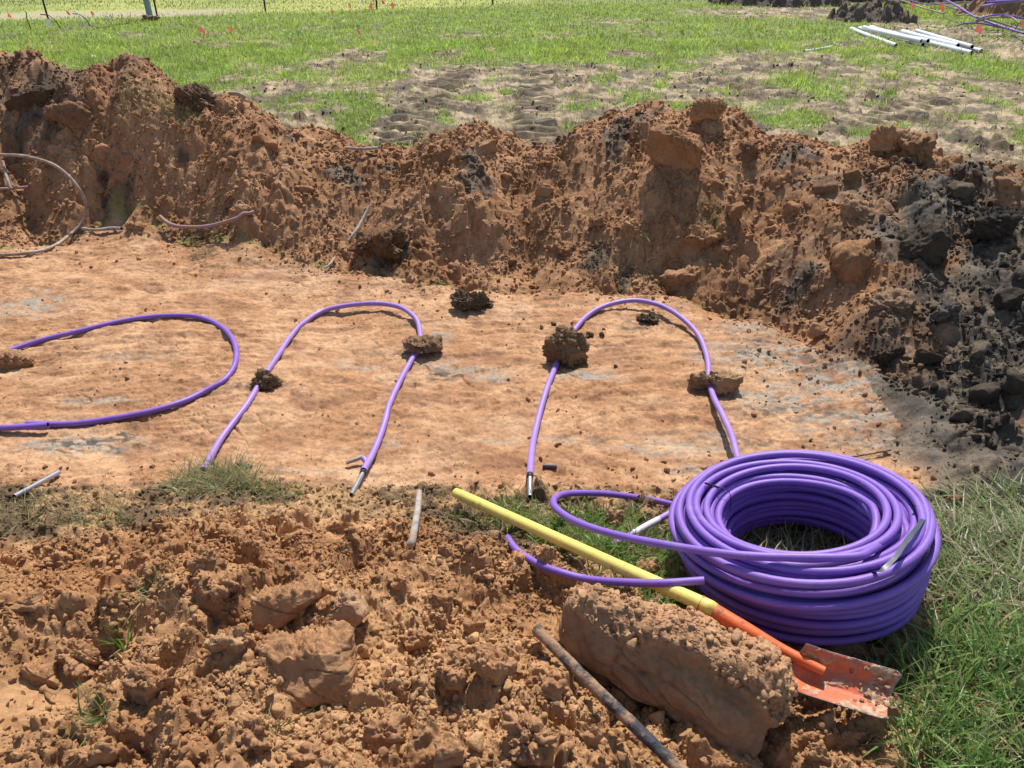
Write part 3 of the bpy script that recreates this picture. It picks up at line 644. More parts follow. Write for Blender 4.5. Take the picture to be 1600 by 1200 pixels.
clumpgrass('pale straw wisp on the left slope of the foreground heap',230,930,.03,50,.14,.7,ell=1.5)
clumpgrass('withered grass wisp at the bottom left of the heap',150,1130,.03,60,.12,.6)
clumpgrass('thin straw wisp at the bottom centre of the heap',430,1140,.02,24,.10,.8)
clumpgrass('green wisps on the left end of the near verge',165,815,.06,60,.10,.4,ell=1.5)
clumpgrass('small bright grass tuft on the ridge crest beside the saddle',665,228,.06,60,.09,.3)
clumpgrass('dark grass tuft high on the right part of the ridge',1105,345,.09,90,.12,.6)
# roots and straws
def strands(name,P,L,W,label,cat,parent=None):
    n=len(P);return blades(name,P,L,W,gcols(n,1.,straw=((.40,.27,.16),(.20,.12,.07))),5,(.6,1.5),label=label,cat=cat,m=M_root,curl=.9,droop=.4,parent=parent)
P=cand(1500,-1.5,1.5,.8,2.,mk(2));strands('root_bits',P,rng.uniform(.01,.05,len(P)),rng.uniform(.0007,.0018,len(P)),None,None,heap)
P=cand(4200,-4.5,4,2.4,6,mk(1));strands('root_bits',P,rng.uniform(.02,.12,len(P)),rng.uniform(.0012,.003,len(P)),None,None,berm)
P=cand(6500,-3,2.6,1.9,4.6,lambda x,y:masks(x,y)[0]*clump(x,y,2.5,215));strands('root_bits',P,rng.uniform(.01,.07,len(P)),rng.uniform(.0008,.0024,len(P)),'fine dark roots and straws lying on the trench floor','roots')
P=cand(9000,-2.6,2.6,1.1,2.7,lambda x,y:(1-masks(x,y)[0])*(1-masks(x,y)[2])*(1-masks(x,y)[1])*.6);strands('root_bits',P,rng.uniform(.02,.09,len(P)),rng.uniform(.0012,.003,len(P)),'dead straws and roots matted on the near verge','roots')

# ------------------------------------------------------------------ notable clods
def crumble(X,N,amt,seed,smooth=False):
    cr=0
    for f,a_ in ((24,.013),(52,.009),(105,.0055),(200,.003)):
        f1,f2,ci=vor(X[:,0]*f+X[:,2]*f*.5+.4*perlin(X[:,0]*f,X[:,1]*f,3),X[:,1]*f+X[:,2]*f*.6,seed+int(f)); cr=cr+a_*(sst(0,.5,f2-f1)*(.3+ci)-.3)
    k=sst(-.25,.15,noise3(X*9,1.,seed+2)+.35*N[:,2]-.1+(amt-.5))
    if smooth: k=sst(.45,.75,N[:,2]+.4*noise3(X*14,1.,seed+2)); 
    ck=.005*sst(.045,.0,np.abs(perlin(X[:,0]*6+seed,X[:,2]*16+X[:,0]*5,seed+3)))*(1-k) if smooth else 0
    X=X-N*(np.asarray(ck)*np.ones(len(X)))[:,None]
    return X+N*((cr+.006*noise3(X*50,1.,seed))*k*1.1+(.0018*noise3(X*60,1.,seed+4))*(1-k))[:,None]
def clod(px,py,wpx,hpx,label,group=None,seed=None,dark=0,sub=4,rough=.12,ncut=9,smooth=False,pitch=0.,pw=4,cm=.5,push=.4,yaw=None,tilt=None,sink=None,deep=.8,name='clay_clod',colr=None,lift=0):
    c=hit(px,py+hpx*.35); c2=hit(px,py-hpx*.35); slope=(c2[2]-c[2])/(math.hypot(c2[0]-c[0],c2[1]-c[1])+1e-6); emb=slope>.3 and c[1]>3 and sink is None
    if emb: c=hit(px,py)
    onheap=sink is None and c[1]<2.1
    if sink is None: sink=(.5 if smooth else .42) if onheap else .25
    dep=c[1]*cP+(CAMZ-c[2])*sP
    sx=wpx/1200*dep*.58;sz=hpx/1200*dep*.62
    seed=seed or int(px*7+py)
    V,F=clodshape(sub,seed,ncut,rough,cm)
    pw=8 if smooth and pw==4 else pw
    V=V*((np.abs(V/np.linalg.norm(V,axis=1)[:,None])**pw).sum(1)**(-1./pw))[:,None]*(.88 if pw>2 else 1)
    sy=max(sx*deep*.8,sz*.8)
    V=V*np.array([sx,sy,sz])
    if sub>=4: X=V;N_=np.sign(X)*np.abs(X/np.array([sx,sy,sz]))**(pw-1)/np.array([sx,sy,sz]);N_/=np.linalg.norm(N_,axis=1)[:,None];V=X+(crumble(X,N_,.35+rough*2.2,seed,smooth)-X)*min(1,sx/.05)
    r_=np.random.default_rng(seed);yw=r_.uniform(-.5,.5) if yaw is None else yaw;tl=r_.uniform(-.25,.25) if tilt is None else tilt
    n0=V
    if pitch: ca,sa=math.cos(pitch),math.sin(pitch);V=V@np.array([[1,0,0],[0,ca,sa],[0,-sa,ca]]).T
    ca,sa=math.cos(tl),math.sin(tl);V=V@np.array([[ca,0,sa],[0,1,0],[-sa,0,ca]])
    ca,sa=math.cos(yw),math.sin(yw);V=V@np.array([[ca,sa,0],[-sa,ca,0],[0,0,1]])
    base=soil_albedo(np.array([c[0]]),np.array([c[1]]))[0][0] if colr is None else np.array(colr)*np.array([1,1.02,.95])
    if dark: base=base*(1-dark)+np.array([.055,.041,.031])*dark
    n=noise3(V*(1/sx),2.3,seed+8);col=base*(1+.25*n[:,None])
    o=link(name,V,F,M_clod,col=col)
    o.location=(c[0],c[1]+sy*.5,c[2]+sz*(.75-sink)+lift) if not emb else tuple(c+ray(px,py)*sz*push)
    return tag(o,label,'clay clod',group)
GB='clay clods lying on the far ridge'
clod(1062,235,100,52,'large flat-topped clay block on the right part of the ridge below its highest peak',sub=5,ncut=5,tilt=-.35,rough=.07)
clod(1108,174,54,32,'round clay clod at the highest peak of the ridge',sub=5)
clod(205,290,180,95,'large clay block with a broad face low on the left part of the ridge',sub=5,ncut=9,rough=.10,smooth=True,pw=3,pitch=.3,colr=(.33,.165,.095),push=.8,yaw=.1,tilt=.1)
clod(58,165,80,60,'dark crumbly clod on the left part of the ridge, above the old pipe loop',dark=.6)
clod(112,190,74,60,'brown clod just right of the dark crumbly one on the left ridge',dark=.2)
clod(312,158,74,42,'dark clod with roots on the ridge crest, in front of the muddy hose end',dark=.6,sub=5,rough=.2)
clod(592,388,96,46,'root-bound clod jutting from the ridge foot behind the second pipe arch',dark=0,sub=5,rough=.2)
clod(1395,222,60,42,'brown clod on the low right crest of the ridge')
clod(1430,236,46,46,'rooty brown clod at the right end of the lit ridge crest',rough=.2)
clod(1352,338,74,50,'brown clay block on the right ridge slope, beside the dark soil',ncut=5,rough=.08)
clod(1440,388,90,54,'blackish block in the dark soil on the right slope of the ridge',dark=.7,ncut=6)
clod(1555,352,66,44,'smooth black clod near the right picture edge on the ridge',dark=.85,ncut=7,rough=.1)
clod(1390,478,70,40,'brown clod halfway down the right slope above the ridge foot',dark=.1)
clod(1385,562,52,42,'crumbly grey-brown clod at the foot of the right slope',dark=.45,rough=.2)
clod(1350,420,90,80,'tall clay lump bulging from the right slope of the ridge',ncut=5,rough=.1)
clod(932,352,32,26,'small round clod in the middle of the ridge face, left of its twin')
clod(988,360,34,26,'small pale clod in the middle of the ridge face, right of its twin',colr=(.42,.22,.12))
clod(1092,382,56,44,'clay clod on the ridge face above the third pipe arch, right side')
clod(1066,436,80,36,'wide flat clod at the ridge foot above the third pipe arch')
clod(1480,488,44,26,'smooth grey clod on the dark right slope',colr=(.12,.10,.09),ncut=5,rough=.05)
clod(1175,245,40,36,'brown clod just right of the peak of the ridge',dark=.3)
clod(215,356,34,16,'small clod on the trench floor at the end of a dead root')
clod(880,398,44,36,'rounded clod at the ridge foot left of the third pipe arch')
LBR=['clod high on the right ridge slope, left of the dark soil', 'clod near the crest of the right ridge part, above the dark soil', 'clod on the right ridge slope just below the one near the crest', 'dark clod at the upper edge of the black soil', 'clod touching the right picture edge above the smooth black clod', 'dark clod at the right picture edge, midway down the black slope', 'clod in the middle of the black slope, below the smooth grey clod', 'dark clod left of the smooth grey clod on the black slope', 'clod low on the black slope, left of the lowest dark one', 'lowest large dark clod on the black slope', 'dark clod touching the right edge near the foot of the slope', 'dark clod at the foot of the black slope by the wet mud', 'clod on the ridge face left of the tall bulging lump', 'clod at the foot of the right slope under the tall bulging lump', 'clod on the ridge face below the highest peak, right side', 'clod in the ridge face below the flat-topped block', 'clod in the middle of the ridge, left of the highest peak slope', 'clod just below the crest between saddle and right peak', 'clod on the ridge face above the rear of the second arch', 'clod on the crest right of the saddle', 'clod on the ridge face above the dark leaning stick', 'clod just below the crest, right of the dark crest clod', 'clod on the left ridge part above the muddy purple stub', 'clod on the left ridge above the broad-faced block', 'clod at the left picture edge above the old pipe curve', 'clod between the dark left clods and the old pipe curve']
for k,(px,py,s_) in enumerate(((1290,300,36),(1330,275,30),(1240,330,34),(1500,300,40),(1570,290,36),(1580,470,44),(1530,545,42),(1460,445,40),(1450,560,36),(1540,620,44),(1590,600,40),(1500,650,34),(1220,440,30),(1280,520,30),(1150,330,30),(1010,300,30),(850,300,28),(760,230,30),(700,300,26),(640,260,26),(480,300,28),(420,230,30),(380,330,26),(160,240,34),(30,270,34),(90,240,30))):
    clod(px,py,s_,s_*.75,LBR[k],GB,sub=3)
# clods on the trench floor and pipes
c=clod(411,598,42,24,'dark rooty clod lying across the left leg of the second pipe arch',dark=.35,sub=4,rough=.22,sink=.1,pw=2,colr=(.27,.16,.095))
clod(660,549,58,14,'thin flat clay flake lying across the right leg of the second pipe arch',dark=.3,sub=4,ncut=5,sink=.0,colr=(.30,.17,.10),lift=.02,yaw=.2,rough=.08)
clod(652,538,20,8,'small reddish lump on the pipe just above the thin clay flake',colr=(.30,.13,.07),sink=0,lift=.02)
clod(884,551,58,52,'round clod with grass roots sitting on the left leg of the third pipe arch',dark=.2,sub=5,rough=.13,sink=.1,colr=(.27,.165,.09),ncut=8,pw=2,cm=.72)
clod(1098,604,40,20,'left half of the split clod across the right leg of the third pipe arch',colr=(.30,.18,.10),sink=.0,ncut=7,sub=4,lift=.012)
clod(1130,605,46,32,'right half of the split clod across the right leg of the third pipe arch',colr=(.36,.22,.125),sink=.0,ncut=6,sub=4,lift=.006)
clod(738,474,62,28,'grassy sod clod on the back of the trench floor between the two arches',dark=.5,sub=5,rough=.2,sink=.25,pw=2.4,colr=(.24,.15,.09))
clod(12,568,60,22,'thin clay slab under the big pipe loop at the left picture edge',ncut=5,sink=.2,rough=.06,colr=(.38,.21,.12))
clod(1012,500,30,10,'small dark crumb cluster inside the top of the third pipe arch',dark=.6,rough=.3)
for k,(px,py,s_) in enumerate(((865,506,9),(922,523,12),(941,522,9),(917,527,9),(962,572,6))): clod(px,py,s_,s_*.8,('topmost','middle','rightmost','left','lowest, separate')[k]+' dark crumb right of the round clod on the trench floor','dark crumbs beside the round clod',dark=.5,sub=2,colr=(.2,.12,.07))
clumpgrass('thin grass hanging from the round clod on the third pipe arch',897,568,.045,110,.08,.5,w=.003)
clumpgrass('grass on the sod clod between the two arches',735,478,.07,170,.10,.35,w=.004,green=((.10,.15,.03),(.18,.24,.06)))
clumpgrass('straw wisps inside the top of the third pipe arch',1030,495,.07,60,.09,.9,w=.002)
# foreground clods
HC=(.42,.22,.115)
clod(448,950,100,52,'flat-faced clay block in the middle of the foreground heap, left of the tilted plate',sub=5,ncut=3,rough=.05,smooth=True,pitch=.55,colr=HC,yaw=.1,tilt=.08)
clod(534,964,78,70,'tilted pale clay plate in the middle of the foreground heap',sub=5,ncut=7,rough=.05,smooth=True,pw=3,pitch=.5,colr=(.47,.275,.165),tilt=.25,deep=.6)
clod(478,1046,140,84,'largest cracked clay block in the foreground heap, below the tilted plate',sub=5,ncut=3,rough=.05,smooth=True,pitch=.5,colr=HC,yaw=.1,tilt=0.05)
clod(772,1040,52,72,'upright clay lump right of its taller neighbour near the black pole',sub=5,ncut=6,rough=.09,smooth=True,colr=HC)
clod(708,1048,46,74,'upright clay lump in the foreground, left of its neighbour near the black pole',sub=5,ncut=6,rough=.10,colr=HC)
clod(350,1005,54,34,'pale cracked clod above the largest block of the heap',sub=4,colr=(.46,.26,.145))
clod(352,918,42,34,'clod on the left shoulder of the foreground heap',sub=4,ncut=5,colr=HC)
clod(238,1070,70,66,'rounded clay lump in the left foreground, below the grass sprig',sub=5,ncut=6,colr=HC)
clod(215,915,36,20,'dark clod in the hollow at the left of the heap',dark=.2,sub=4)
clod(120,1030,60,44,'smooth clay chunk at the left of the foreground heap',sub=5,ncut=5,rough=.07,colr=HC)
clod(600,1150,60,40,'broad clod at the bottom centre of the heap',sub=4,colr=HC)
clod(830,1160,60,70,'clay lump at the bottom of the heap beside the black pole',sub=5,ncut=6,colr=HC)
clod(390,1150,54,50,'round clay lump near the bottom edge, left of centre',sub=4,ncut=6,colr=HC)
clod(962,820,32,22,'small clay clod in the grass inside the purple loop',sub=4,colr=(.36,.2,.11),sink=0)
clod(1012,898,40,22,'small clay clod behind the yellow handle, left of the coil',sub=4,colr=(.40,.22,.12),sink=0)
clod(1372,1022,26,20,'brown clod in the shadowed grass behind the shovel blade',sub=4,colr=(.22,.13,.08),sink=0)
clod(1490,783,18,18,'lone brown clod on the wet mud right of the coil',sub=4,colr=(.25,.14,.08),sink=0)
clod(1180,1150,50,30,'clod under the right end of the big slab',sub=4,colr=HC,sink=.2)
GC='palm-sized clods in the foreground heap'
LBF=['palm-sized clod at the left picture edge beside the smooth scraped slope', 'clod in the bottom left corner of the heap', 'clod at the left edge of the heap, upper half', 'clod left of the flat-faced block, near the top of the heap', 'clod just right below the largest cracked block', 'clod midway between the tilted plate and the twin upright lumps', 'clod above the twin upright lumps, nearer the tilted plate', 'small clod near the top of the heap above the tilted plate', 'clod directly above the twin upright lumps', 'clod between the tilted plate and the largest cracked block', 'clod below the largest block, toward the lower left', 'clod at the bottom edge below the largest cracked block', 'clod at the bottom edge left of the black pole', 'small clod near the grey stick, towards the cut purple pipe', 'clod left of the black pole, halfway down', 'clod beside the black pole near the bottom edge', 'small clod at the top of the heap above the flat-faced block', 'clod high on the left shoulder of the heap', 'clod in the loose soil under the shovel blade', 'clod at the bottom edge right of the big slab']
for k,(px,py,s_) in enumerate(((60,1060,40),(150,1180,44),(40,940,34),(310,880,28),(540,1090,36),(650,1000,34),(690,940,28),(620,910,26),(740,980,30),(560,1020,26),(300,1120,40),(480,1180,36),(700,1180,40),(760,900,24),(860,1080,34),(920,1150,36),(420,880,26),(90,880,30),(1330,1150,30),(1280,1180,34))):
    clod(px,py,s_*1.15,s_*.8,LBF[k],GC,sub=4,colr=HC,smooth=k%2==0,rough=.08,ncut=7,pitch=.5 if k%2==0 else 0)
# the big slab
def slab():
    A=atz(876,958,.10);B=atz(1212,1134,.05);u=B-A;Lh=np.linalg.norm(u)/2;u/=Lh*2
    ctr=(A+B)/2
    v=np.cross(u,[0,0,1]);v/=np.linalg.norm(v)            # points towards the viewer side
    w_=np.cross(v,u); ang=R(30); v,w_=v*math.cos(ang)+w_*math.sin(ang)*1.0,-v*math.sin(ang)+w_*math.cos(ang)
    if v[1]>0: pass
    V,F=ico(6);p=4.5
    d=(np.abs(V)**p).sum(1)**(-1/p);Q=V*d[:,None]
    hx,hy,hz=Lh-.006,.064,.113
    Q=Q*np.stack([np.ones(len(Q)),1-.12*Q[:,0]**2,1-.18*Q[:,0]**2],-1)
    tp=Q[:,2].copy()
    X=Q*np.array([hx,hy,hz]);X*=np.stack([np.ones(len(X)),1+.16*Q[:,0],1+.22*Q[:,0]],-1);X[:,2]+=.010*np.sin(X[:,0]*9+1)
    N=V/np.array([hx,hy,hz]);N/=np.linalg.norm(N,axis=1)[:,None]
    crumb=sst(.35,.6,tp+.7*noise3(X*6,1.,5)+.35*sst(.75,1,Q[:,0]))           # crumbly on top, cut smooth below
    n=.040*noise3(X*6,1.,1)+.012*noise3(X*15,1.,2)
    cr=0
    for f,a_ in ((22,.016),(48,.010),(95,.006),(190,.0035)):
        f1,f2,ci=vor(X[:,0]*f+X[:,2]*f*.5+.4*perlin(X[:,0]*f,X[:,1]*f,3),X[:,1]*f+X[:,2]*f*.6,int(f)); cr=cr+a_*(sst(0,.5,f2-f1)*(.3+ci)-.3)
    cr=cr+.008*noise3(X*45,1.,9)
    f1_,f2_,c_,t_=vor(X[:,0]*11+.5*perlin(X[:,0]*15,X[:,2]*15,8),X[:,2]*16+X[:,1]*6,77,fac=True);sm=.012*t_*sst(0,.3,f2_-f1_)+.008*c_*sst(0,.25,f2_-f1_)+.0025*noise3(X*30,1.,6)+.0012*noise3(X*90,1.,7)+.006*noise3(X*11,1.,36)-.006*sst(.05,.0,np.abs(perlin(X[:,0]*9+X[:,2]*6,X[:,2]*15+X[:,0]*7,31)))*sst(.05,.3,noise3(X*7,1.,33))
    X=X+N*(n+crumb*(cr*(.45+.55*sst(-.2,.3,noise3(X*12,1.,40)))+.010*noise3(X*22,1.,10))+(1-crumb)*sm+.012*crumb)[:,None]
    crk=sst(.045,.0,np.abs(X[:,2]-.035-.03*np.sin(X[:,0]*13)-.02*noise3(X*12,1.,12)))*sst(-.05,.05,X[:,0])*sst(.25,.16,X[:,0])*(X[:,1]>0)
    X-=N*(.012*crk)[:,None]
    Wd=ctr+X[:,:1]*u+X[:,1:2]*v+X[:,2:]*w_
    c=mixc(V3(.36,.205,.11),V3(.45,.255,.135),crumb)*(1+.25*noise3(X*14,1.,15)+.15*noise3(X*50,1.,16))[:,None]
    o=link('clay_slab',Wd-ctr,F,M_clod,col=c);o.location=ctr
    tag(o,'big rounded clay slab with crumbly top and smooth cut side, below the shovel handle','clay slab')
    # crumbs of the top, part of the slab
    k=np.nonzero((crumb>.6))[0];k=rng.choice(k,900);sz=powsize(900,.003,.019,2.4)
    Rm=rot_rand(900);Vc,Fc=clodshape(1,5,6,.13)
    P=np.einsum('nij,nvj->nvi',Rm,Vc[None]*sz[:,None,None])+ (Wd[k]-ctr)[:,None,:]
    link('crumb',P.reshape(-1,3),(Fc[None]+(np.arange(900)*len(Vc))[:,None,None]).reshape(-1,3),M_clod,o,smooth=False,col=np.repeat(c[k]*rng.uniform(.85,1.15,(900,1)),len(Vc),0))['kind']='stuff'
    # rootlets
    mb=MB()
    for _ in range(46):
        k=rng.integers(len(Wd)); 
        if V[k,1]<-.2: continue
        p=Wd[k]-ctr;nn=N[k]@np.array([u,v,w_]);L=rng.uniform(.01,.035);q=rng.normal(size=3)*.5;pts=[p-nn*.004]
        d_=nn+q*.6;
        for s_ in range(4): d_=d_+rng.normal(size=3)*.4+np.array([0,0,-.25]);d_/=np.linalg.norm(d_);pts.append(pts[-1]+d_*L/4)
        tube(mb,smoothpath(pts,2),.0006,5)
    rt=mb.build('rootlet',mat('rootlets',(.36,.24,.14),.8,.1),o);rt['kind']='stuff'
slab()

# ------------------------------------------------------------------ pipes
PR=.0132
def pipe(name,label,cat,pts,r=PR,m=None,hollow=.78,n=14,group=None,sub=10,ripple=.0):
    P=smoothpath(pts,sub);mb=MB();c=P[0].copy()
    tube(mb,P,r,n,0,hollow,1)
    return tag(mb.build(name,[m or M_purple2,M_end],off=c),label,cat,group)
def place(o,c): o.location=tuple(map(float,c));return o
def onfloor(l,lift=PR*.8): return [hit(p[0],p[1],lift+(p[2] if len(p)>2 else 0)) for p in l]
def follow(P,r):     # keep a laid pipe from sinking into bumps
    P=np.array(P);Q=smoothpath(P,4);g=Hs(Q[:,0],Q[:,1])+r*.7
    Q[:,2]=np.maximum(Q[:,2],g);z=Q[:,2].copy()
    for _ in range(6): z[1:-1]=.25*z[:-2]+.5*z[1:-1]+.25*z[2:]
    Q[:,2]=np.maximum(z,g-.004);return Q
def laid(name,label,cat,l,**k):
    P=follow(onfloor(l),k.get('r',PR));o=pipe(name,label,cat,P,sub=3,**k);return place(o,P[0])
laid('purple_pipe','big purple pipe loop lying on the trench floor at the left picture edge','pipe',[(-150,640),(-60,585),(0,554),(60,533),(130,516),(200,500),(260,493),(310,496),(345,510),(366,535),(368,565),(352,592),(320,613),(280,629),(230,643),(160,657),(100,663),(42,662)],m=M_purple)
laid('purple_pipe','short purple pipe end entering from the left picture edge, touching the big loop','pipe',[(-120,664),(-60,668),(0,668,.01),(40,667,.015),(75,664,.022)],m=M_purple)
laid('purple_pipe','purple pipe bent into a tall arch, second from left, clods on its legs','pipe',[(318,734,.01),(345,690),(385,632),(405,602),(430,562),(460,520),(495,492),(530,479,.02),(580,474,.03),(620,478,.03),(645,492,.02),(655,512,.01),(656,540),(645,560),(628,590),(610,630),(600,665),(585,705),(568,735,.02)])
laid('purple_pipe','purple pipe arch behind the coil, third from left, round clod on its left leg','pipe',[(828,742,.015),(832,700),(841,655),(855,605),(868,573),(880,540),(898,515),(920,492),(950,476,.02),(990,470,.03),(1030,476,.04),(1065,496,.03),(1092,525,.01),(1105,560),(1108,595),(1115,620,.02),(1130,650,.05),(1143,680,.06),(1152,712,.05),(1160,740,.03)])
# tube ends stuck in the pipes
def tubeobj(name,label,cat,pts,r,m,group=None,hollow=.8,n=14,extra=None):
    P=np.array(pts);mb=MB();tube(mb,P,r,n,0,hollow,1);return place(tag(mb.build(name,[m,M_dark],off=P[0]),label,cat,group),P[0])
def fitting(name,label,a,b,ra,rb,ringm=M_steel):
    A,B=hit(*a),hit(*b);o=empty(name,A,label,'pipe fitting')
    mb=MB();tube(mb,[A,B],ra,14,0,.8,1);mb.build('tube',[M_steel,M_dark],o,off=A)
    mb=MB();d=(B-A)/np.linalg.norm(B-A);tube(mb,[A+d*.002,A+d*.016],rb,14);mb.build('clamp_ring',[M_black],o,off=A)
    return o
fitting('barbed_fitting','grey metal tube in the lower right end of the second pipe arch',(568,737,.03),(549,773,.012),.0085,.0125)
fitting('barbed_fitting','grey metal tube in the lower left end of the third pipe arch',(828,742,.03),(828,776,.022),.0085,.0125)
o=empty('tee_fitting',hit(568,725,.02),'grey and purple side branch lying by the end of the second pipe arch','pipe fitting')
A,B,Cc=hit(573,724,.02),hit(566,714,.03),hit(541,723,.02)
mb=MB();tube(mb,[A,(A+B)/2+[0,0,.004],B],.011,12);mb.build('purple_stub',[M_purple2],o,off=np.array(o.location))
mb=MB();tube(mb,[B+[.01,0,.005],Cc],.0085,12,0,.8,1);mb.build('tube',[M_muddypale,M_dark],o,off=np.array(o.location))
def coupling(label,a,b,r,m,ribs=True):
    A,B=hit(*a,r*.8),hit(*b,r*.8);o=empty('pipe_coupling',A,label,'pipe coupling')
    mb=MB();tube(mb,[A,B],r,14,0,.75,1);mb.build('tube',[m,M_dark],o,off=A)
    if ribs:
        mb=MB();d=(B-A)
        for t in (.35,.55,.75): tube(mb,[A+d*(t-.05),A+d*(t+.05)],[r*1.15,r*1.15],14)
        mb.build('rib',[m],o,off=A)
    return o
coupling('small dark ribbed coupling on the trench floor below the second arch',(367,726),(393,730),.010,M_black)
coupling('small dark brown pipe bit on the trench floor right of the third arch end',(848,728),(870,729),.009,mat('dark_bit',(.10,.06,.07),.5),False)
A,B=hit(22,776,.012),hit(92,738,.012)
tubeobj('metal_tube','thin grey metal tube lying on the near trench edge at left','metal tube',[A,B],.009,M_steel)
# muddy pieces on the ridge
laid('old_pipe','muddy purple-grey pipe curving out of the ridge at the left picture edge','pipe',[(-80,235,.06),(-20,241,.08),(30,244,.12),(70,250,.16),(100,268,.18),(122,293,.16),(134,320,.10),(130,345,.03),(108,372,.02),(75,388,.01),(35,396,.01),(-40,400,.01)],m=M_muddypale,r=.0105)
laid('old_pipe','short purple pipe stub standing out of the ridge at the left picture edge','pipe',[(4,252,.05),(8,268,.06),(12,282,.05),(17,295,.03)],m=M_muddypale,r=.011)
laid('old_pipe','thin muddy pipe lying level inside the old pipe curve at left','pipe',[(-50,296,.02),(0,295,.03),(20,294,.03),(44,292,.01)],m=M_muddy,r=.009)
laid('old_pipe','muddy purple pipe stub hanging over the grass tuft at the ridge foot','pipe',[(250,338,.05),(265,350,.05),(290,356,.06),(330,353,.07),(365,342,.07),(397,331,.03)],m=M_muddy,r=.012)
laid('old_pipe','pale curved hose end poking up behind the dark crest clod','pipe',[(358,146,.05),(370,146,.08),(380,150,.06),(378,158,.02)],m=M_muddypale,r=.014)
laid('root','dark dead root lying at the ridge foot at left','root',[(128,357,.01),(150,359,.015),(175,357,.015),(190,357,.01)],m=M_wood,r=.011,hollow=0)
laid('stick','thin dark stick leaning on the ridge face behind the second arch','stick',[(577,322,.08),(566,345,.08),(555,362,.06),(545,376,.03)],m=M_wood,r=.010,hollow=0)
laid('stick','pale straw stick at the ridge foot behind the second arch','stick',[(523,403,.01),(515,412,.02),(507,420,.01)],m=M_root if False else M_wood,r=.006,hollow=0)
laid('stick','thin flat stick lying in the saddle of the ridge','stick',[(541,231,.03),(565,232,.04),(590,231,.03)],m=M_wood,r=.010,hollow=0)
laid('stick','thin dark rod lying on the trench floor behind the coil','stick',[(1318,716,.004),(1350,711,.006),(1392,703,.004)],m=M_blackpipe,r=.004,hollow=0)
# grey stick and black pole
A=hit(655,769,.05);Bm=hit(650,812,.045);B=hit(641,850,.02)
pth=smoothpath([A,(A+Bm)/2+[.002,0,.002],Bm,B+[.006,0,.01],B],6)
mb=MB();tube(mb,pth,np.linspace(.010,.0125,len(pth)),12)
place(tag(mb.build('stick',[M_wood],off=pth[0]),'weathered grey stick standing up from the back of the foreground heap','stick'),pth[0])
A=atz(838,983,.12);B=atz(930,1075,.125);Cq=atz(1075,1215,.12)
pth=smoothpath([A,(A+B)/2,B,(B+Cq)/2,Cq],10);rad=.0138*(1+.22*perlin(np.arange(len(pth))*.37,np.zeros(len(pth)),3)+.12*perlin(np.arange(len(pth))*1.3,np.zeros(len(pth)),4))
mb=MB();tube(mb,pth,rad,16);place(tag(mb.build('black_pole',[M_blackpipe],off=pth[0]),'mud-caked black pole leaning down the heap below the big slab','pole'),pth[0])

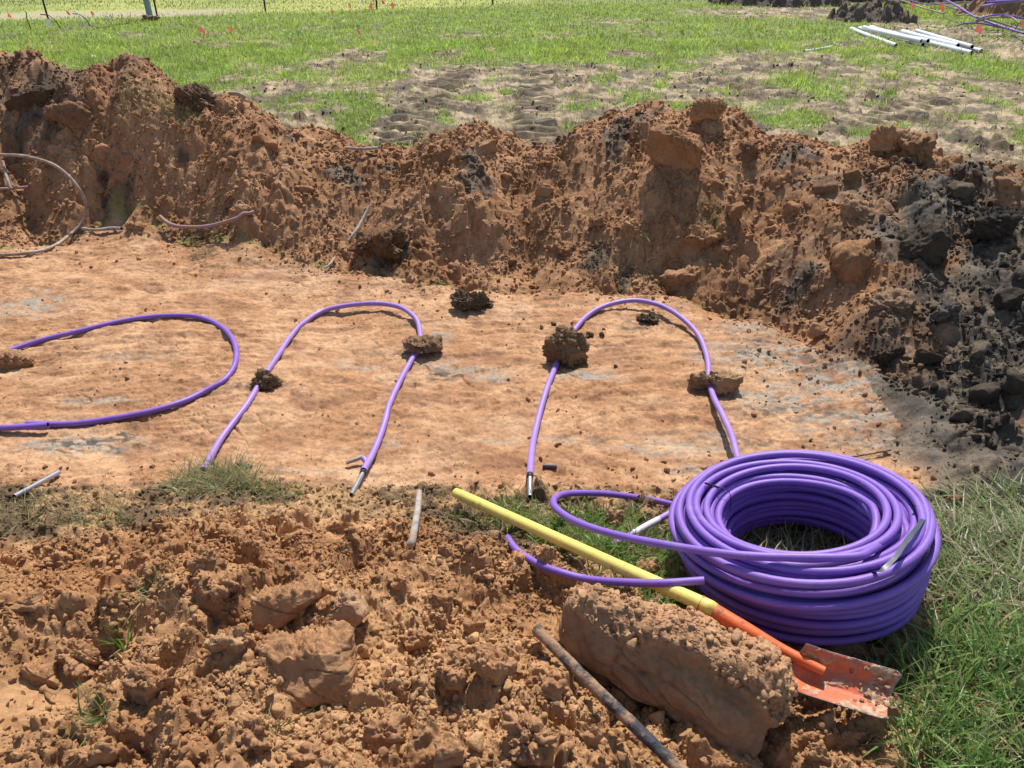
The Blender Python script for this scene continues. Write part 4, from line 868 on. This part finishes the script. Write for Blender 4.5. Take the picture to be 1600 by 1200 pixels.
# ------------------------------------------------------------------ the coil
def coil():
    r=.0110;root=empty('pipe_coil',(.84,1.65,-.05),'large coil of purple pipe lying on the grass verge beside the shovel','pipe coil')
    off=np.array(root.location)
    cb=np.array([.845,1.668,-.015]);ct=np.array([.790,1.648,.186]);L=12;K=6
    ta=np.array([-.135,-.10]);tb=np.array([-.158,-.150])
    pts=[];n=72
    rg=np.random.default_rng(4)
    R0=.330
    ph=rg.uniform(0,6.28,(L+1,4));am=rg.uniform(.2,1,(L+1,4))
    for k in range(L):
        f=k/(L-1);c=cb*(1-f)+ct*f+np.array([rg.normal()*.007,rg.normal()*.005,0]);a,b=ta*(1-f)+tb*f
        wob=.004+(.007 if k>=L-2 else 0)
        kk=range(K) if k%2==0 else range(K-1,-1,-1)
        for m_,col in enumerate(kk):
            hexo=(r if k%2 else 0)
            nxt=(col+(1 if k%2==0 else -1)) 
            for s_ in range(n):
                t=2*math.pi*s_/n
                # slide to the next column over the last fifth of the turn
                q=float(sst(.8,1.,np.array(s_/n)));cc_=col+(nxt-col)*q if m_<K-1 else col
                Rr=R0-cc_*2.05*r-hexo+.012*(f*(1-f))*0-(0.0 if k<L-1 else .004)
                Rr+=wob*(am[k,0]*math.sin(t*2+ph[k,0])+.6*am[k,1]*math.sin(t*3+ph[k,1]+col*.2))
                up=(q*1.80*r if m_==K-1 else 0)
                zz=0.0
                if k>=L-2: zz=.006*math.sin(t+ph[k,2]+col*1.3)-(.010*(col>=3))*(k==L-1)
                x,y=Rr*math.cos(t),Rr*math.sin(t)
                z=y*math.sin(a)-x*math.sin(b)+zz+up
                pts.append((c[0]+x*math.cos(b),c[1]+y*math.cos(a),c[2]+z))
    P=np.array(pts)
    # relax slightly so layer changes are smooth
    for _ in range(3): P[1:-1]=.25*P[:-2]+.5*P[1:-1]+.25*P[2:]
    N=len(P);nn=10
    T=np.gradient(P,axis=0);T/=np.linalg.norm(T,axis=1)[:,None]
    up=np.array([0,0,1.]);u=np.cross(T,up);u/=np.linalg.norm(u,axis=1)[:,None];v=np.cross(u,T)
    an=np.linspace(0,2*np.pi,nn,endpoint=False)
    V=P[:,None,:]+r*(np.cos(an)[None,:,None]*u[:,None,:]+np.sin(an)[None,:,None]*v[:,None,:])
    i,j=np.meshgrid(np.arange(N-1),np.arange(nn),indexing='ij');k2=(j+1)%nn
    F=np.stack([i*nn+j,i*nn+k2,(i+1)*nn+k2,(i+1)*nn+j],-1).reshape(-1,4)[:,::-1]
    link('coiled_pipe',V.reshape(-1,3)-off,F,M_purple,root)
    # two loose turns on top
    def ringpt(t,R_,dz=0,dc=(0,0),a=tb[0],b=tb[1],c=ct):
        x,y=R_*math.cos(t),R_*math.sin(t);return np.array([c[0]+dc[0]+x*math.cos(b),c[1]+dc[1]+y*math.cos(a),c[2]+y*math.sin(a)-x*math.sin(b)+dz])
    for q,(R_,dz,dc,wz) in enumerate(((.324,.020,(.004,-.004),.004),(.232,.018,(-.006,.010),.004),(.258,.022,(-.008,.012),.006),(.296,.028,(.008,.004),.005))):
        P=[ringpt(t,R_*(1+.012*math.sin(2*t+q)),dz+wz*math.sin(t*1+q*2),dc) for t in np.linspace(0,2*math.pi,73)[:-1]]
        P.append(P[0]);mb=MB();tube(mb,np.array(P),r,12);mb.build('loose_turn',[M_purple],root,off=off)
    # the outer turn that slipped low at the front
    P=[ringpt(t,.338*(1+.008*math.sin(2*t)),-.033+.014*math.sin(t+.6),(.012,-.006)) for t in np.linspace(0,2*math.pi,97)]
    mb=MB();tube(mb,np.array(P),r,12);mb.build('loose_turn',[M_purple],root,off=off)
    def ontop(px,py,dz):
        d=ray(px,py);o_=np.array([0,0,CAMZ]);nn_=np.array([math.tan(tb[1]),-math.tan(tb[0]),1.]);q_=ct+np.array([0,0,dz])
        return o_+d*(np.dot(nn_,q_-o_)/np.dot(nn_,d))
    # free end: from the inside right, over the front, out to the left and back behind the grass
    zt=.225
    P=[ontop(1412,838,-.022),ontop(1393,843,-.004),ontop(1374,852,.020),ontop(1358,861,.036),ontop(1335,870,.044),ontop(1250,871,.052),ontop(1150,867,.055),ontop(1050,853,.045),atz(960,835,.14),atz(900,815,.10),atz(868,793,.065),atz(868,778,.04),atz(890,771,.0),atz(940,771,-.05),atz(985,776,-.09),atz(1022,782,-.115),atz(1050,788,-.13)]
    mb=MB();tube(mb,smoothpath(P,8),r,14,0,.78,1);mb.build('free_end',[M_purple,M_end],root,off=off)
    # lower tail end with the printed sleeve
    A,B,Cq,D=atz(1085,785,-.05),atz(1045,803,-.04),atz(1000,828,-.04),atz(955,852,-.035)
    mb=MB();tube(mb,smoothpath([A,B,Cq,D],6),r*.93,14,0,.78,1);t_=mb.build('tail_end',[M_purple2,M_end],root,off=off)
    S1=B+(Cq-B)*.35;S2=Cq+(D-Cq)*.25
    mb=MB();tube(mb,smoothpath([S1,(S1+S2)/2+[0,0,.001],Cq,S2][:3]+[S2],3),r*1.03,14);mb.build('printed_sleeve',[M_sleeve],t_,off=np.zeros(3)+off)
    # straps
    def strap(P,wid,name='strap',th=.0012):
        P=smoothpath(P,8);T=np.gradient(P,axis=0);T/=np.linalg.norm(T,axis=1)[:,None]
        V=[];F=[]
        for i_,(p,t) in enumerate(zip(P,T)):
            s_=np.cross(t,[0,0,1.]);s_/=np.linalg.norm(s_);nn_=np.cross(s_,t)
            for e1,e2 in ((-1,-1),(1,-1),(1,1),(-1,1)): V.append(p+s_*wid/2*e1+nn_*th/2*e2)
        for i_ in range(len(P)-1):
            for j_ in range(4):
                k_=(j_+1)%4;F.append((i_*4+j_,i_*4+k_,i_*4+4+k_,i_*4+4+j_))
        F+=[(0,1,2,3),tuple(len(V)-4+q for q in (3,2,1,0))]
        mb=MB();mb.add(V,F);return mb.build(name,[M_strap],root,smooth=False,off=off)
    strap([ontop(1448,838,-.03),ontop(1444,812,.03),ontop(1432,826,.050),ontop(1418,842,.054),ontop(1408,858,.054),ontop(1396,874,.052),ontop(1378,890,.046),ontop(1362,893,.022)],.011)
    strap([ontop(1444,800,-.03),ontop(1438,792,.01),ontop(1428,788,.034)],.011)
    mb=MB();zp=[ringpt(2.52,.27,.045),ringpt(2.45,.245,.03),ringpt(2.42,.205,.02),ringpt(2.42,.19,-.02),ringpt(2.45,.192,-.09)]
    tube(mb,smoothpath(zp,6)[:9],.003,6);tube(mb,smoothpath(zp,6)[8:],.0011,6);mb.build('cable_tie',[M_black],root,off=off)
M_strap=mat('grey_strap',(.03,.045,.055),.4,.5,nscale=20,namp=.2)
coil()
# cut length of purple pipe lying over the shovel
P=[atz(793,840,-.005),atz(806,858,.03),atz(835,878,.05),atz(872,893,.065),atz(920,905,.075),atz(980,910,.12),atz(1035,911,.155),atz(1100,907,.17)]
P=smoothpath(P,8);mb=MB();tube(mb,P,.0105,14,0,.78,1)
place(tag(mb.build('purple_pipe',[M_purple,M_end],off=P[0]),'cut length of purple pipe passing behind the slab and over the yellow handle','pipe'),P[0])

# ------------------------------------------------------------------ shovel
def shovel():
    a=atz(712,770,-.035);b=atz(1093,942,.155);s1=atz(1288,1049,.115)
    ax=(s1-b)/np.linalg.norm(s1-b)
    root=empty('shovel',b,'square-mouth shovel with yellow handle and orange blade, leaning on the heap','shovel')
    P=smoothpath([a,a*.7+b*.3,a*.35+b*.65,b,b+ax*.03],6);t=np.linspace(0,1,len(P))
    rad=.0178+.0022*sst(.45,1,t)
    P=np.vstack([a-(P[1]-P[0])/np.linalg.norm(P[1]-P[0])*.006,P]);rad=np.r_[.011,rad];rad[1]=.0165
    mb=MB();tube(mb,P,rad,24);mb.build('handle',[M_yellow],root,off=b)
    L=np.linalg.norm(s1-b);tt=np.linspace(0,1,26);P=b+np.outer(tt,(s1-b))
    P[:,2]+=-.006*np.sin(tt*math.pi)
    rad=.0212-.001*sst(0,.3,tt)-.0065*sst(.3,.75,tt)-.003*sst(.8,1,tt)
    mb=MB();tube(mb,P,rad,24);mb.build('socket',[M_orange],root,off=b)
    # blade frame from its corners in the world
    A=atz(1258,1007,.15);B=atz(1410,1051,.13);Cc=atz(1384,1125,.085);D=atz(1222,1073,.095)
    nu,nv=84,66;V=[];F=[]
    upn=np.cross(B-A,D-A);upn/=np.linalg.norm(upn); upn=upn if upn[2]>0 else -upn
    for i_ in range(nu+1):
        u=i_/nu
        for j_ in range(nv+1):
            v=j_/nv
            p=(A*(1-u)+B*u)*(1-v)+(D*(1-u)+Cc*u)*v
            # cup: sides folded up, floor flat
            q=abs(2*v-1);cup=-.034*(1-sst(.25,1.0,np.array(q)))
            e=max(0,(q-.86)/.14)*max(0,(u-.9)/.1)
            p=p+upn*(float(cup)*(1-.25*u)+.012*sst(.75,1,np.array(1-u)))
            # rounded corners of the mouth
            p=p-(B-A)/np.linalg.norm(B-A)*.014*e*e
            V.append(p)
    V=np.array(V);N0=len(V);V=np.vstack([V,V-upn*.0022])
    id_=lambda i_,j_:i_*(nv+1)+j_
    for i_ in range(nu):
        for j_ in range(nv):
            f=(id_(i_,j_),id_(i_+1,j_),id_(i_+1,j_+1),id_(i_,j_+1));F.append(f);F.append(tuple(x+N0 for x in f[::-1]))
    rim=[id_(i_,0) for i_ in range(nu+1)]+[id_(nu,j_) for j_ in range(1,nv+1)]+[id_(i_,nv) for i_ in range(nu-1,-1,-1)]+[id_(0,j_) for j_ in range(nv-1,0,-1)]
    E=[(rim[k],rim[(k+1)%len(rim)],rim[(k+1)%len(rim)]+N0,rim[k]+N0) for k in range(len(rim))]
    UU=np.repeat(np.linspace(0,1,nu+1),nv+1);VV_=np.tile(np.linspace(0,1,nv+1),nu+1)
    nn_=fbm(UU*4+3,VV_*3,5,700,.65)
    mk_=sst(.02,.10,nn_-.36+.62*UU**2.2+.10*sst(.12,.0,np.minimum(VV_,1-VV_)))
    n2_=fbm(UU*14,VV_*10,4,701)
    scr=sst(.25,.33,fbm(UU*5,VV_*22,4,702))*.4+sst(.36,.40,n2_)*.3
    cb_=mixc(V3(.62,.13,.045),V3(.50,.125,.06),sst(-.3,.3,n2_));cb_=mixc(cb_,V3(.30,.22,.18),np.clip(scr,0,1)*.6);cb_=mixc(cb_,mixc(V3(.34,.20,.11),V3(.48,.32,.20),sst(-.3,.3,n2_)),mk_*.93)
    V[:N0]+=upn*(mk_*(.0012+.0022*np.clip(n2_+.4,0,1)))[:,None]
    mb=MB();mb.add(V,F,0);mb.add(V,E,1);bl=mb.build('blade',[M_bladec,M_edge],root,off=b)
    c4=np.ones((len(V)*2,4),np.float32);c4[:N0,:3]=cb_;c4[N0:2*N0,:3]=(.5,.14,.06);c4[2*N0:,:3]=.2
    at_=bl.data.attributes.new('albedo','FLOAT_COLOR','POINT');at_.data.foreach_set('color',c4[:len(bl.data.vertices)].ravel())
    # worn rim bead
    mb=MB();tube(mb,V[rim+[rim[0]]]-upn*.001,.0014,6);mb.build('rim',[M_edge],bl,off=np.zeros(3)+b)
    # rivet and mud on the blade
    mb=MB();c=V[id_(3,12)]+upn*.002;vv,ff=ICO[2];mb.add(c+vv*np.array([.006,.006,.003]),[tuple(f) for f in ff]);mb.build('rivet',[M_blade2()],bl,off=np.zeros(3)+b)
    pos=[];rg=np.random.default_rng(3)
    Vs=[];Fs=[];base=0
    for _ in range(36):
        u=1-abs(rg.normal()*.22);v=rg.uniform(.02,.98);
        if u<.1: continue
        i_=int(u*nu);j_=int(v*nv);p=V[id_(i_,j_)]+rg.normal(size=3)*.004
        s_=rg.uniform(.0015,.0055);vv,ff=clodshape(1,int(rg.integers(40)),6,.13)
        Vs.append(p+vv*np.array([s_*1.5,s_*1.5,s_*.6]));Fs.append(ff+base);base+=len(vv)
    Vs=np.concatenate(Vs);link('caked_mud',Vs-b,np.concatenate(Fs),M_clod,bl,smooth=False,col=np.tile([.34,.20,.11],(len(Vs),1)))['kind']='stuff'
_mb={}
M_bladec=mat('orange_blade_muddy',rough=.5,spec=.4,attr='albedo',nscale=60,namp=.12,bump=[(120,.0012)])
def M_blade2():
    if 'm' in _mb: return _mb['m']
    m=mat('orange_blade',(.74,.16,.05),.45,.4,nscale=9,namp=.16,dirt=((.36,.22,.125),15,.55,.92,.05),bump=[(70,.0015)])
    _mb['m']=m;return m
shovel()

# ------------------------------------------------------------------ the field: pipes, flags, fence
def pv(a,b,label,r=.04,l0=.0,l1=.0,n=16,bell=False):
    A,B=hit(a[0],a[1],r*.7+l0),hit(b[0],b[1],r*.7+l1);o=empty('pvc_pipe',A,label,'plastic pipe','white plastic pipes laid out on the far grass')
    mb=MB();P=np.linspace(A,B,12);P[:,2]+=-.004*np.sin(np.linspace(0,math.pi,12));rad=np.full(12,r)
    tube(mb,P,rad,n,0,.84,1);mb.build('tube',[M_pvc,M_dark],o,off=A)
    if bell:
        d=(A-B)/np.linalg.norm(A-B);mb=MB();tube(mb,[A-d*.10,A-d*.07,A+d*.05],[r*1.02,r*1.22,r*1.22],n,0,.84,1);mb.build('socket',[M_pvc,M_dark],o,off=A)
pv((1332,46),(1400,71),'short white pipe at the left side of the white pipe pile',.031,bell=True)
pv((1343,44),(1442,70),'white pipe second from left in the pile, its end beside the short one',.031,0,0)
pv((1352,44),(1440,64),'white pipe lying on top in the left half of the pile',.031,.05,.05,bell=True)
pv((1362,44),(1518,83),'long white pipe at the front right of the pile',.036,0,0,bell=True)
pv((1410,50),(1533,80),'long white pipe just behind the front right one',.034,.0,.0)
pv((1410,49),(1497,71),'white pipe ending in the middle of the right half of the pile',.033,.05,.05)
pv((1432,48),(1519,73),'rearmost pale white pipe of the pile',.031,.03,.03)
pv((1380,50),(1450,64),'white pipe with its open end showing mid-pile',.031,.02,.06)
pv((1257,80),(1299,73),'single short white pipe lying apart on the grass, left of the pile',.018)
def flag(px,py,label,m=None,h=.20,s=.085,group='pink marker flags in the grass'):
    c=hit(px,py+4);o=empty('marker_flag',c,label,'marker flag',group)
    h=h+rng.uniform(-.03,.03);ln=rng.normal(0,.05,2)
    top=np.array([ln[0],ln[1],h]);mb=MB();tube(mb,[np.array([0,0,-.02]),top*.5,top],.0016,6);mb.build('stake',[M_wire],o)
    az=rng.uniform(-.7,.7);d=np.array([math.cos(az),math.sin(az),0]);V=[];F=[];k=6
    for i_ in range(k+1):
        for j_ in range(4):
            t=i_/k;q=j_/3;p=top*(1-q*.35)+d*s*t*(1-.35*t)+np.array([0,0,-.75*s*t*t])
            p=p+np.cross(d,[0,0,1])*.012*math.sin(t*5+q*2);V.append(p)
    for i_ in range(k):
        for j_ in range(3):a_=i_*4+j_;F.append((a_,a_+4,a_+5,a_+1))
    n0=len(V);V=V+[p+np.cross(d,[0,0,1])*.0006 for p in V];F=F+[tuple(x+n0 for x in f[::-1]) for f in F]
    mb=MB();mb.add(V,F);mb.build('flag',[m or M_flag],o)
flag(315,62,'pink marker flag in the grass left, the leftmost of the near pair',s=.10)
flag(368,60,'pink marker flag in the grass left, the right one of the near pair',s=.10)
flag(566,62,'lone pink marker flag in the grass behind the saddle of the ridge',s=.10)
for (px,py),o_ in zip(((520,24),(546,16),(573,21),(590,14),(598,14),(605,16)),('leftmost','second from left','third from left','fourth from left','fifth from left','rightmost')): flag(px,py,'tiny pink flag near the fourth fence post, '+o_+' of the six',group='tiny pink flags near the fence')
flag(562,10,'tiny white flag near the fourth fence post',M_wflag,group=None)
for (px,py),o_ in zip(((16,35),(113,32),(146,30)),('left of','just right of','farther right of')): flag(px,py,'faint pink flag on the dry track, '+o_+' the first fence post',group='faint pink flags by the dry track')
flag(1417,16,'pink flag in front of the far dark mound, leftmost of the right-hand flags',s=.11)
flag(1459,22,'bright pink flag beside the thin hoses near the far mound',s=.14,h=.24)
flag(1514,58,'pink flag standing right of the white pipe pile',s=.12,h=.24)
flag(1587,56,'pink flag below the tangled purple hoses at the right edge',s=.14,h=.25)
flag(70,46,'small white flag in the grass at far left',M_wflag,group=None)
def hoop(px,py,label,m,dx=.05,h=.3):
    c=hit(px,py);P=smoothpath([np.array([0,0,-.02]),np.array([-.02-dx*.3,0,h*.6]),np.array([-dx,.02,h]),np.array([-dx*1.8,.03,h*1.05])],5);mb=MB();tube(mb,P,.008,8)
    place(tag(mb.build('wire_end',[m]),label,'cable end'),c)
hoop(50,48,'dark cable end sticking up, leftmost in the far grass',M_black,.02,.28)
hoop(82,47,'white bent cable end in the far grass beside the white flag',M_pvc,-.03,.16)
hoop(97,46,'dark cable end leaning left behind the left ridge',M_black,.18,.22)
hoop(135,45,'white cable end leaning left in the far grass',M_pvc,.10,.26)
hoop(142,40,'dark cable end beside the white leaning one',M_black,.16,.18)
hoop(176,37,'pale short cable end near the grey post',M_pvc,.06,.12)
def tpost(px,py,label,group='dark steel fence posts'):
    c=hit(px,py);o=empty('fence_post',c,label,'fence post',group);mb=MB();h=1.5
    def box(x0,x1,y0,y1,z0,z1,m_=0):
        V=[(x,y,z) for z in (z0,z1) for y in (y0,y1) for x in (x0,x1)];mb.add(V,[(0,2,3,1),(4,5,7,6),(0,1,5,4),(2,6,7,3),(0,4,6,2),(1,3,7,5)],m_)
    box(-.018,.018,0,.004,-.1,h);box(-.0022,.0022,-.024,-.0005,-.1,h)
    for z in np.arange(.15,h,.12): box(-.006,.006,-.030,-.0245,z,z+.02)
    mb.build('stem',[M_post],o,smooth=False)
    mb=MB();box(-.018,.018,.0045,.008,h-.14,h-.02);mb.build('tip',[M_pvc],o,smooth=False)
for (px,py),lb in zip(((76,33),(246,27),(415,18),(589,14),(770,7)),('dark steel fence post, leftmost by the dry track','dark steel fence post just right of the thick grey post','dark steel fence post, third from left','dark steel fence post, fourth from left beside tiny pink flags','dark steel fence post, rightmost, at the top centre')): tpost(px,py,lb)
# more posts of the same line, outside the photograph's frame above its top edge stay out of it; wires between posts
c=hit(236,30);mb=MB();P=np.array([[0,0,-.2],[-.02,0,.6],[-.05,.0,1.6],[-.08,0,2.6]])
tube(mb,smoothpath(P,4),.058,16);o=empty('grey_post',c,'thick blue-grey post with dug-up soil at its foot, among the fence posts','post');mb.build('pole',[M_gpost],o)
mb=MB();tube(mb,[[-.08,0,2.58],[-.081,0,2.62]],[.066,.066],16);mb.build('cap',[M_post],o)
clod(232,30,28,9,'small heap of dug soil at the foot of the grey post',colr=(.20,.14,.10),sub=4,rough=.25,name='soil_pile')
# far mounds
def mound(px,py,wid,dep,h,label,col,seed,grain=.06,name='dirt_mound'):
    c=hit(px,py);nx,ny=150,90;x=np.linspace(-1,1,nx);y=np.linspace(-1,1,ny);X,Y=np.meshgrid(x,y)
    wx,wy=X*wid/2,Y*dep/2
    q=np.sqrt(X**2+Y**2)+.25*fbm(X*2+seed,Y*2,3,seed)
    z=h*sst(1.0,.15,q)*(1+.5*fbm(X*3,Y*3+seed,4,seed+1))
    e=sst(1.02,.85,q)
    z=z+e*(.9*lumps((wx+seed).ravel(),wy.ravel(),grain*3,seed,.3,.7)+.9*lumps((wx+seed).ravel(),wy.ravel(),grain,seed+2,.3,.7)).reshape(X.shape)-.04*(1-e)-.02
    z=np.where(q>1.05,-.09,z)
    gx_,gy_=wx.ravel()+c[0],wy.ravel()+c[1];zz=z.ravel()+Hs(gx_,gy_)-c[2]
    V=np.stack([wx.ravel(),wy.ravel(),zz],-1)
    i,j=np.meshgrid(np.arange(ny-1),np.arange(nx-1),indexing='ij');a=(i*nx+j).ravel();F=np.stack([a,a+1,a+nx+1,a+nx],-1)
    cl=np.array(col)*(1+.45*fbm(wx.ravel()*4,wy.ravel()*4,4,seed+3))[:,None]
    o=link(name,V,F,M_clod,col=np.clip(cl,.01,.8));o.location=tuple(c);return tag(o,label,'dirt mound')
mound(1365,30,1.75,1.5,.22,'low dark soil mound just behind the white pipe pile',(.13,.10,.075),301)
mound(1220,6,3.4,2.2,.5,'long dark soil mound at the top edge, left of the far hoses',(.12,.09,.07),302,.09)
mound(1345,0,2.2,2.,.7,'dark soil mound at the top edge behind the low mound',(.10,.08,.06),303,.09)
mound(1590,22,2.6,1.7,.55,'brown soil mound in the upper right corner under the hoses',(.28,.16,.09),304,.09)
mound(1470,0,3.6,2.2,.55,'dark soil mound at the top edge behind the thin hoses',(.12,.09,.07),305,.09)
# tangled hoses at the upper right
def hose(l,label,m,r=.013,up=.1):
    P=smoothpath([hit(p[0],p[1],(p[2] if len(p)>2 else up)) for p in l],8);mb=MB();tube(mb,P,r,10,0,.7,1)
    place(tag(mb.build('hose',[m,M_end],off=P[0]),label,'hose','tangled hoses in the upper right corner'),P[0])
hose([(1395,2),(1408,1),(1425,6),(1445,13),(1475,21)],'thin pale hose running down from the top edge beside the bright pink flag',M_muddypale)
hose([(1420,0),(1445,6),(1465,5),(1500,15),(1512,8),(1522,0)],'thin dark purple hose dipping at the top edge left of the mound',M_purple,.010)
hose([(1448,8),(1480,5),(1515,3)],'short straight pale hose near the top edge',M_muddypale,.014)
hose([(1478,0,.3),(1500,12,.25),(1525,27,.2),(1560,40,.1),(1600,52,.1)],'straight dark purple hose slanting to the right edge',M_purple,.016)
hose([(1495,24,.1),(1510,23,.15),(1535,28,.2),(1570,38,.12),(1598,46,.1)],'pale hose slanting beside the dark purple one',M_muddypale,.013)
hose([(1524,33,.2),(1540,26,.28),(1560,23,.3),(1585,26,.25),(1620,34,.2)],'dark purple hose arching over at the right edge',M_purple,.014)
hose([(1526,34,.15),(1545,28,.22),(1565,26,.26),(1580,27,.25),(1590,35,.2),(1588,43,.12),(1581,50,.03)],'pale hose bent into a hook above the pink flag',M_muddypale,.014)
hose([(1496,40,.05),(1510,36,.1),(1535,37,.1),(1560,42,.06),(1590,47,.05)],'dark curved hose lying lowest in the tangle',M_purple,.014)
hose([(1540,4,.4),(1570,2,.4),(1610,-2,.4)],'bright purple pipe at the very top right corner',M_purple,.022)
hose([(1533,10,.3),(1565,5,.35),(1605,0,.4)],'pinkish pipe just under the bright purple one in the top right corner',M_purple2,.02)
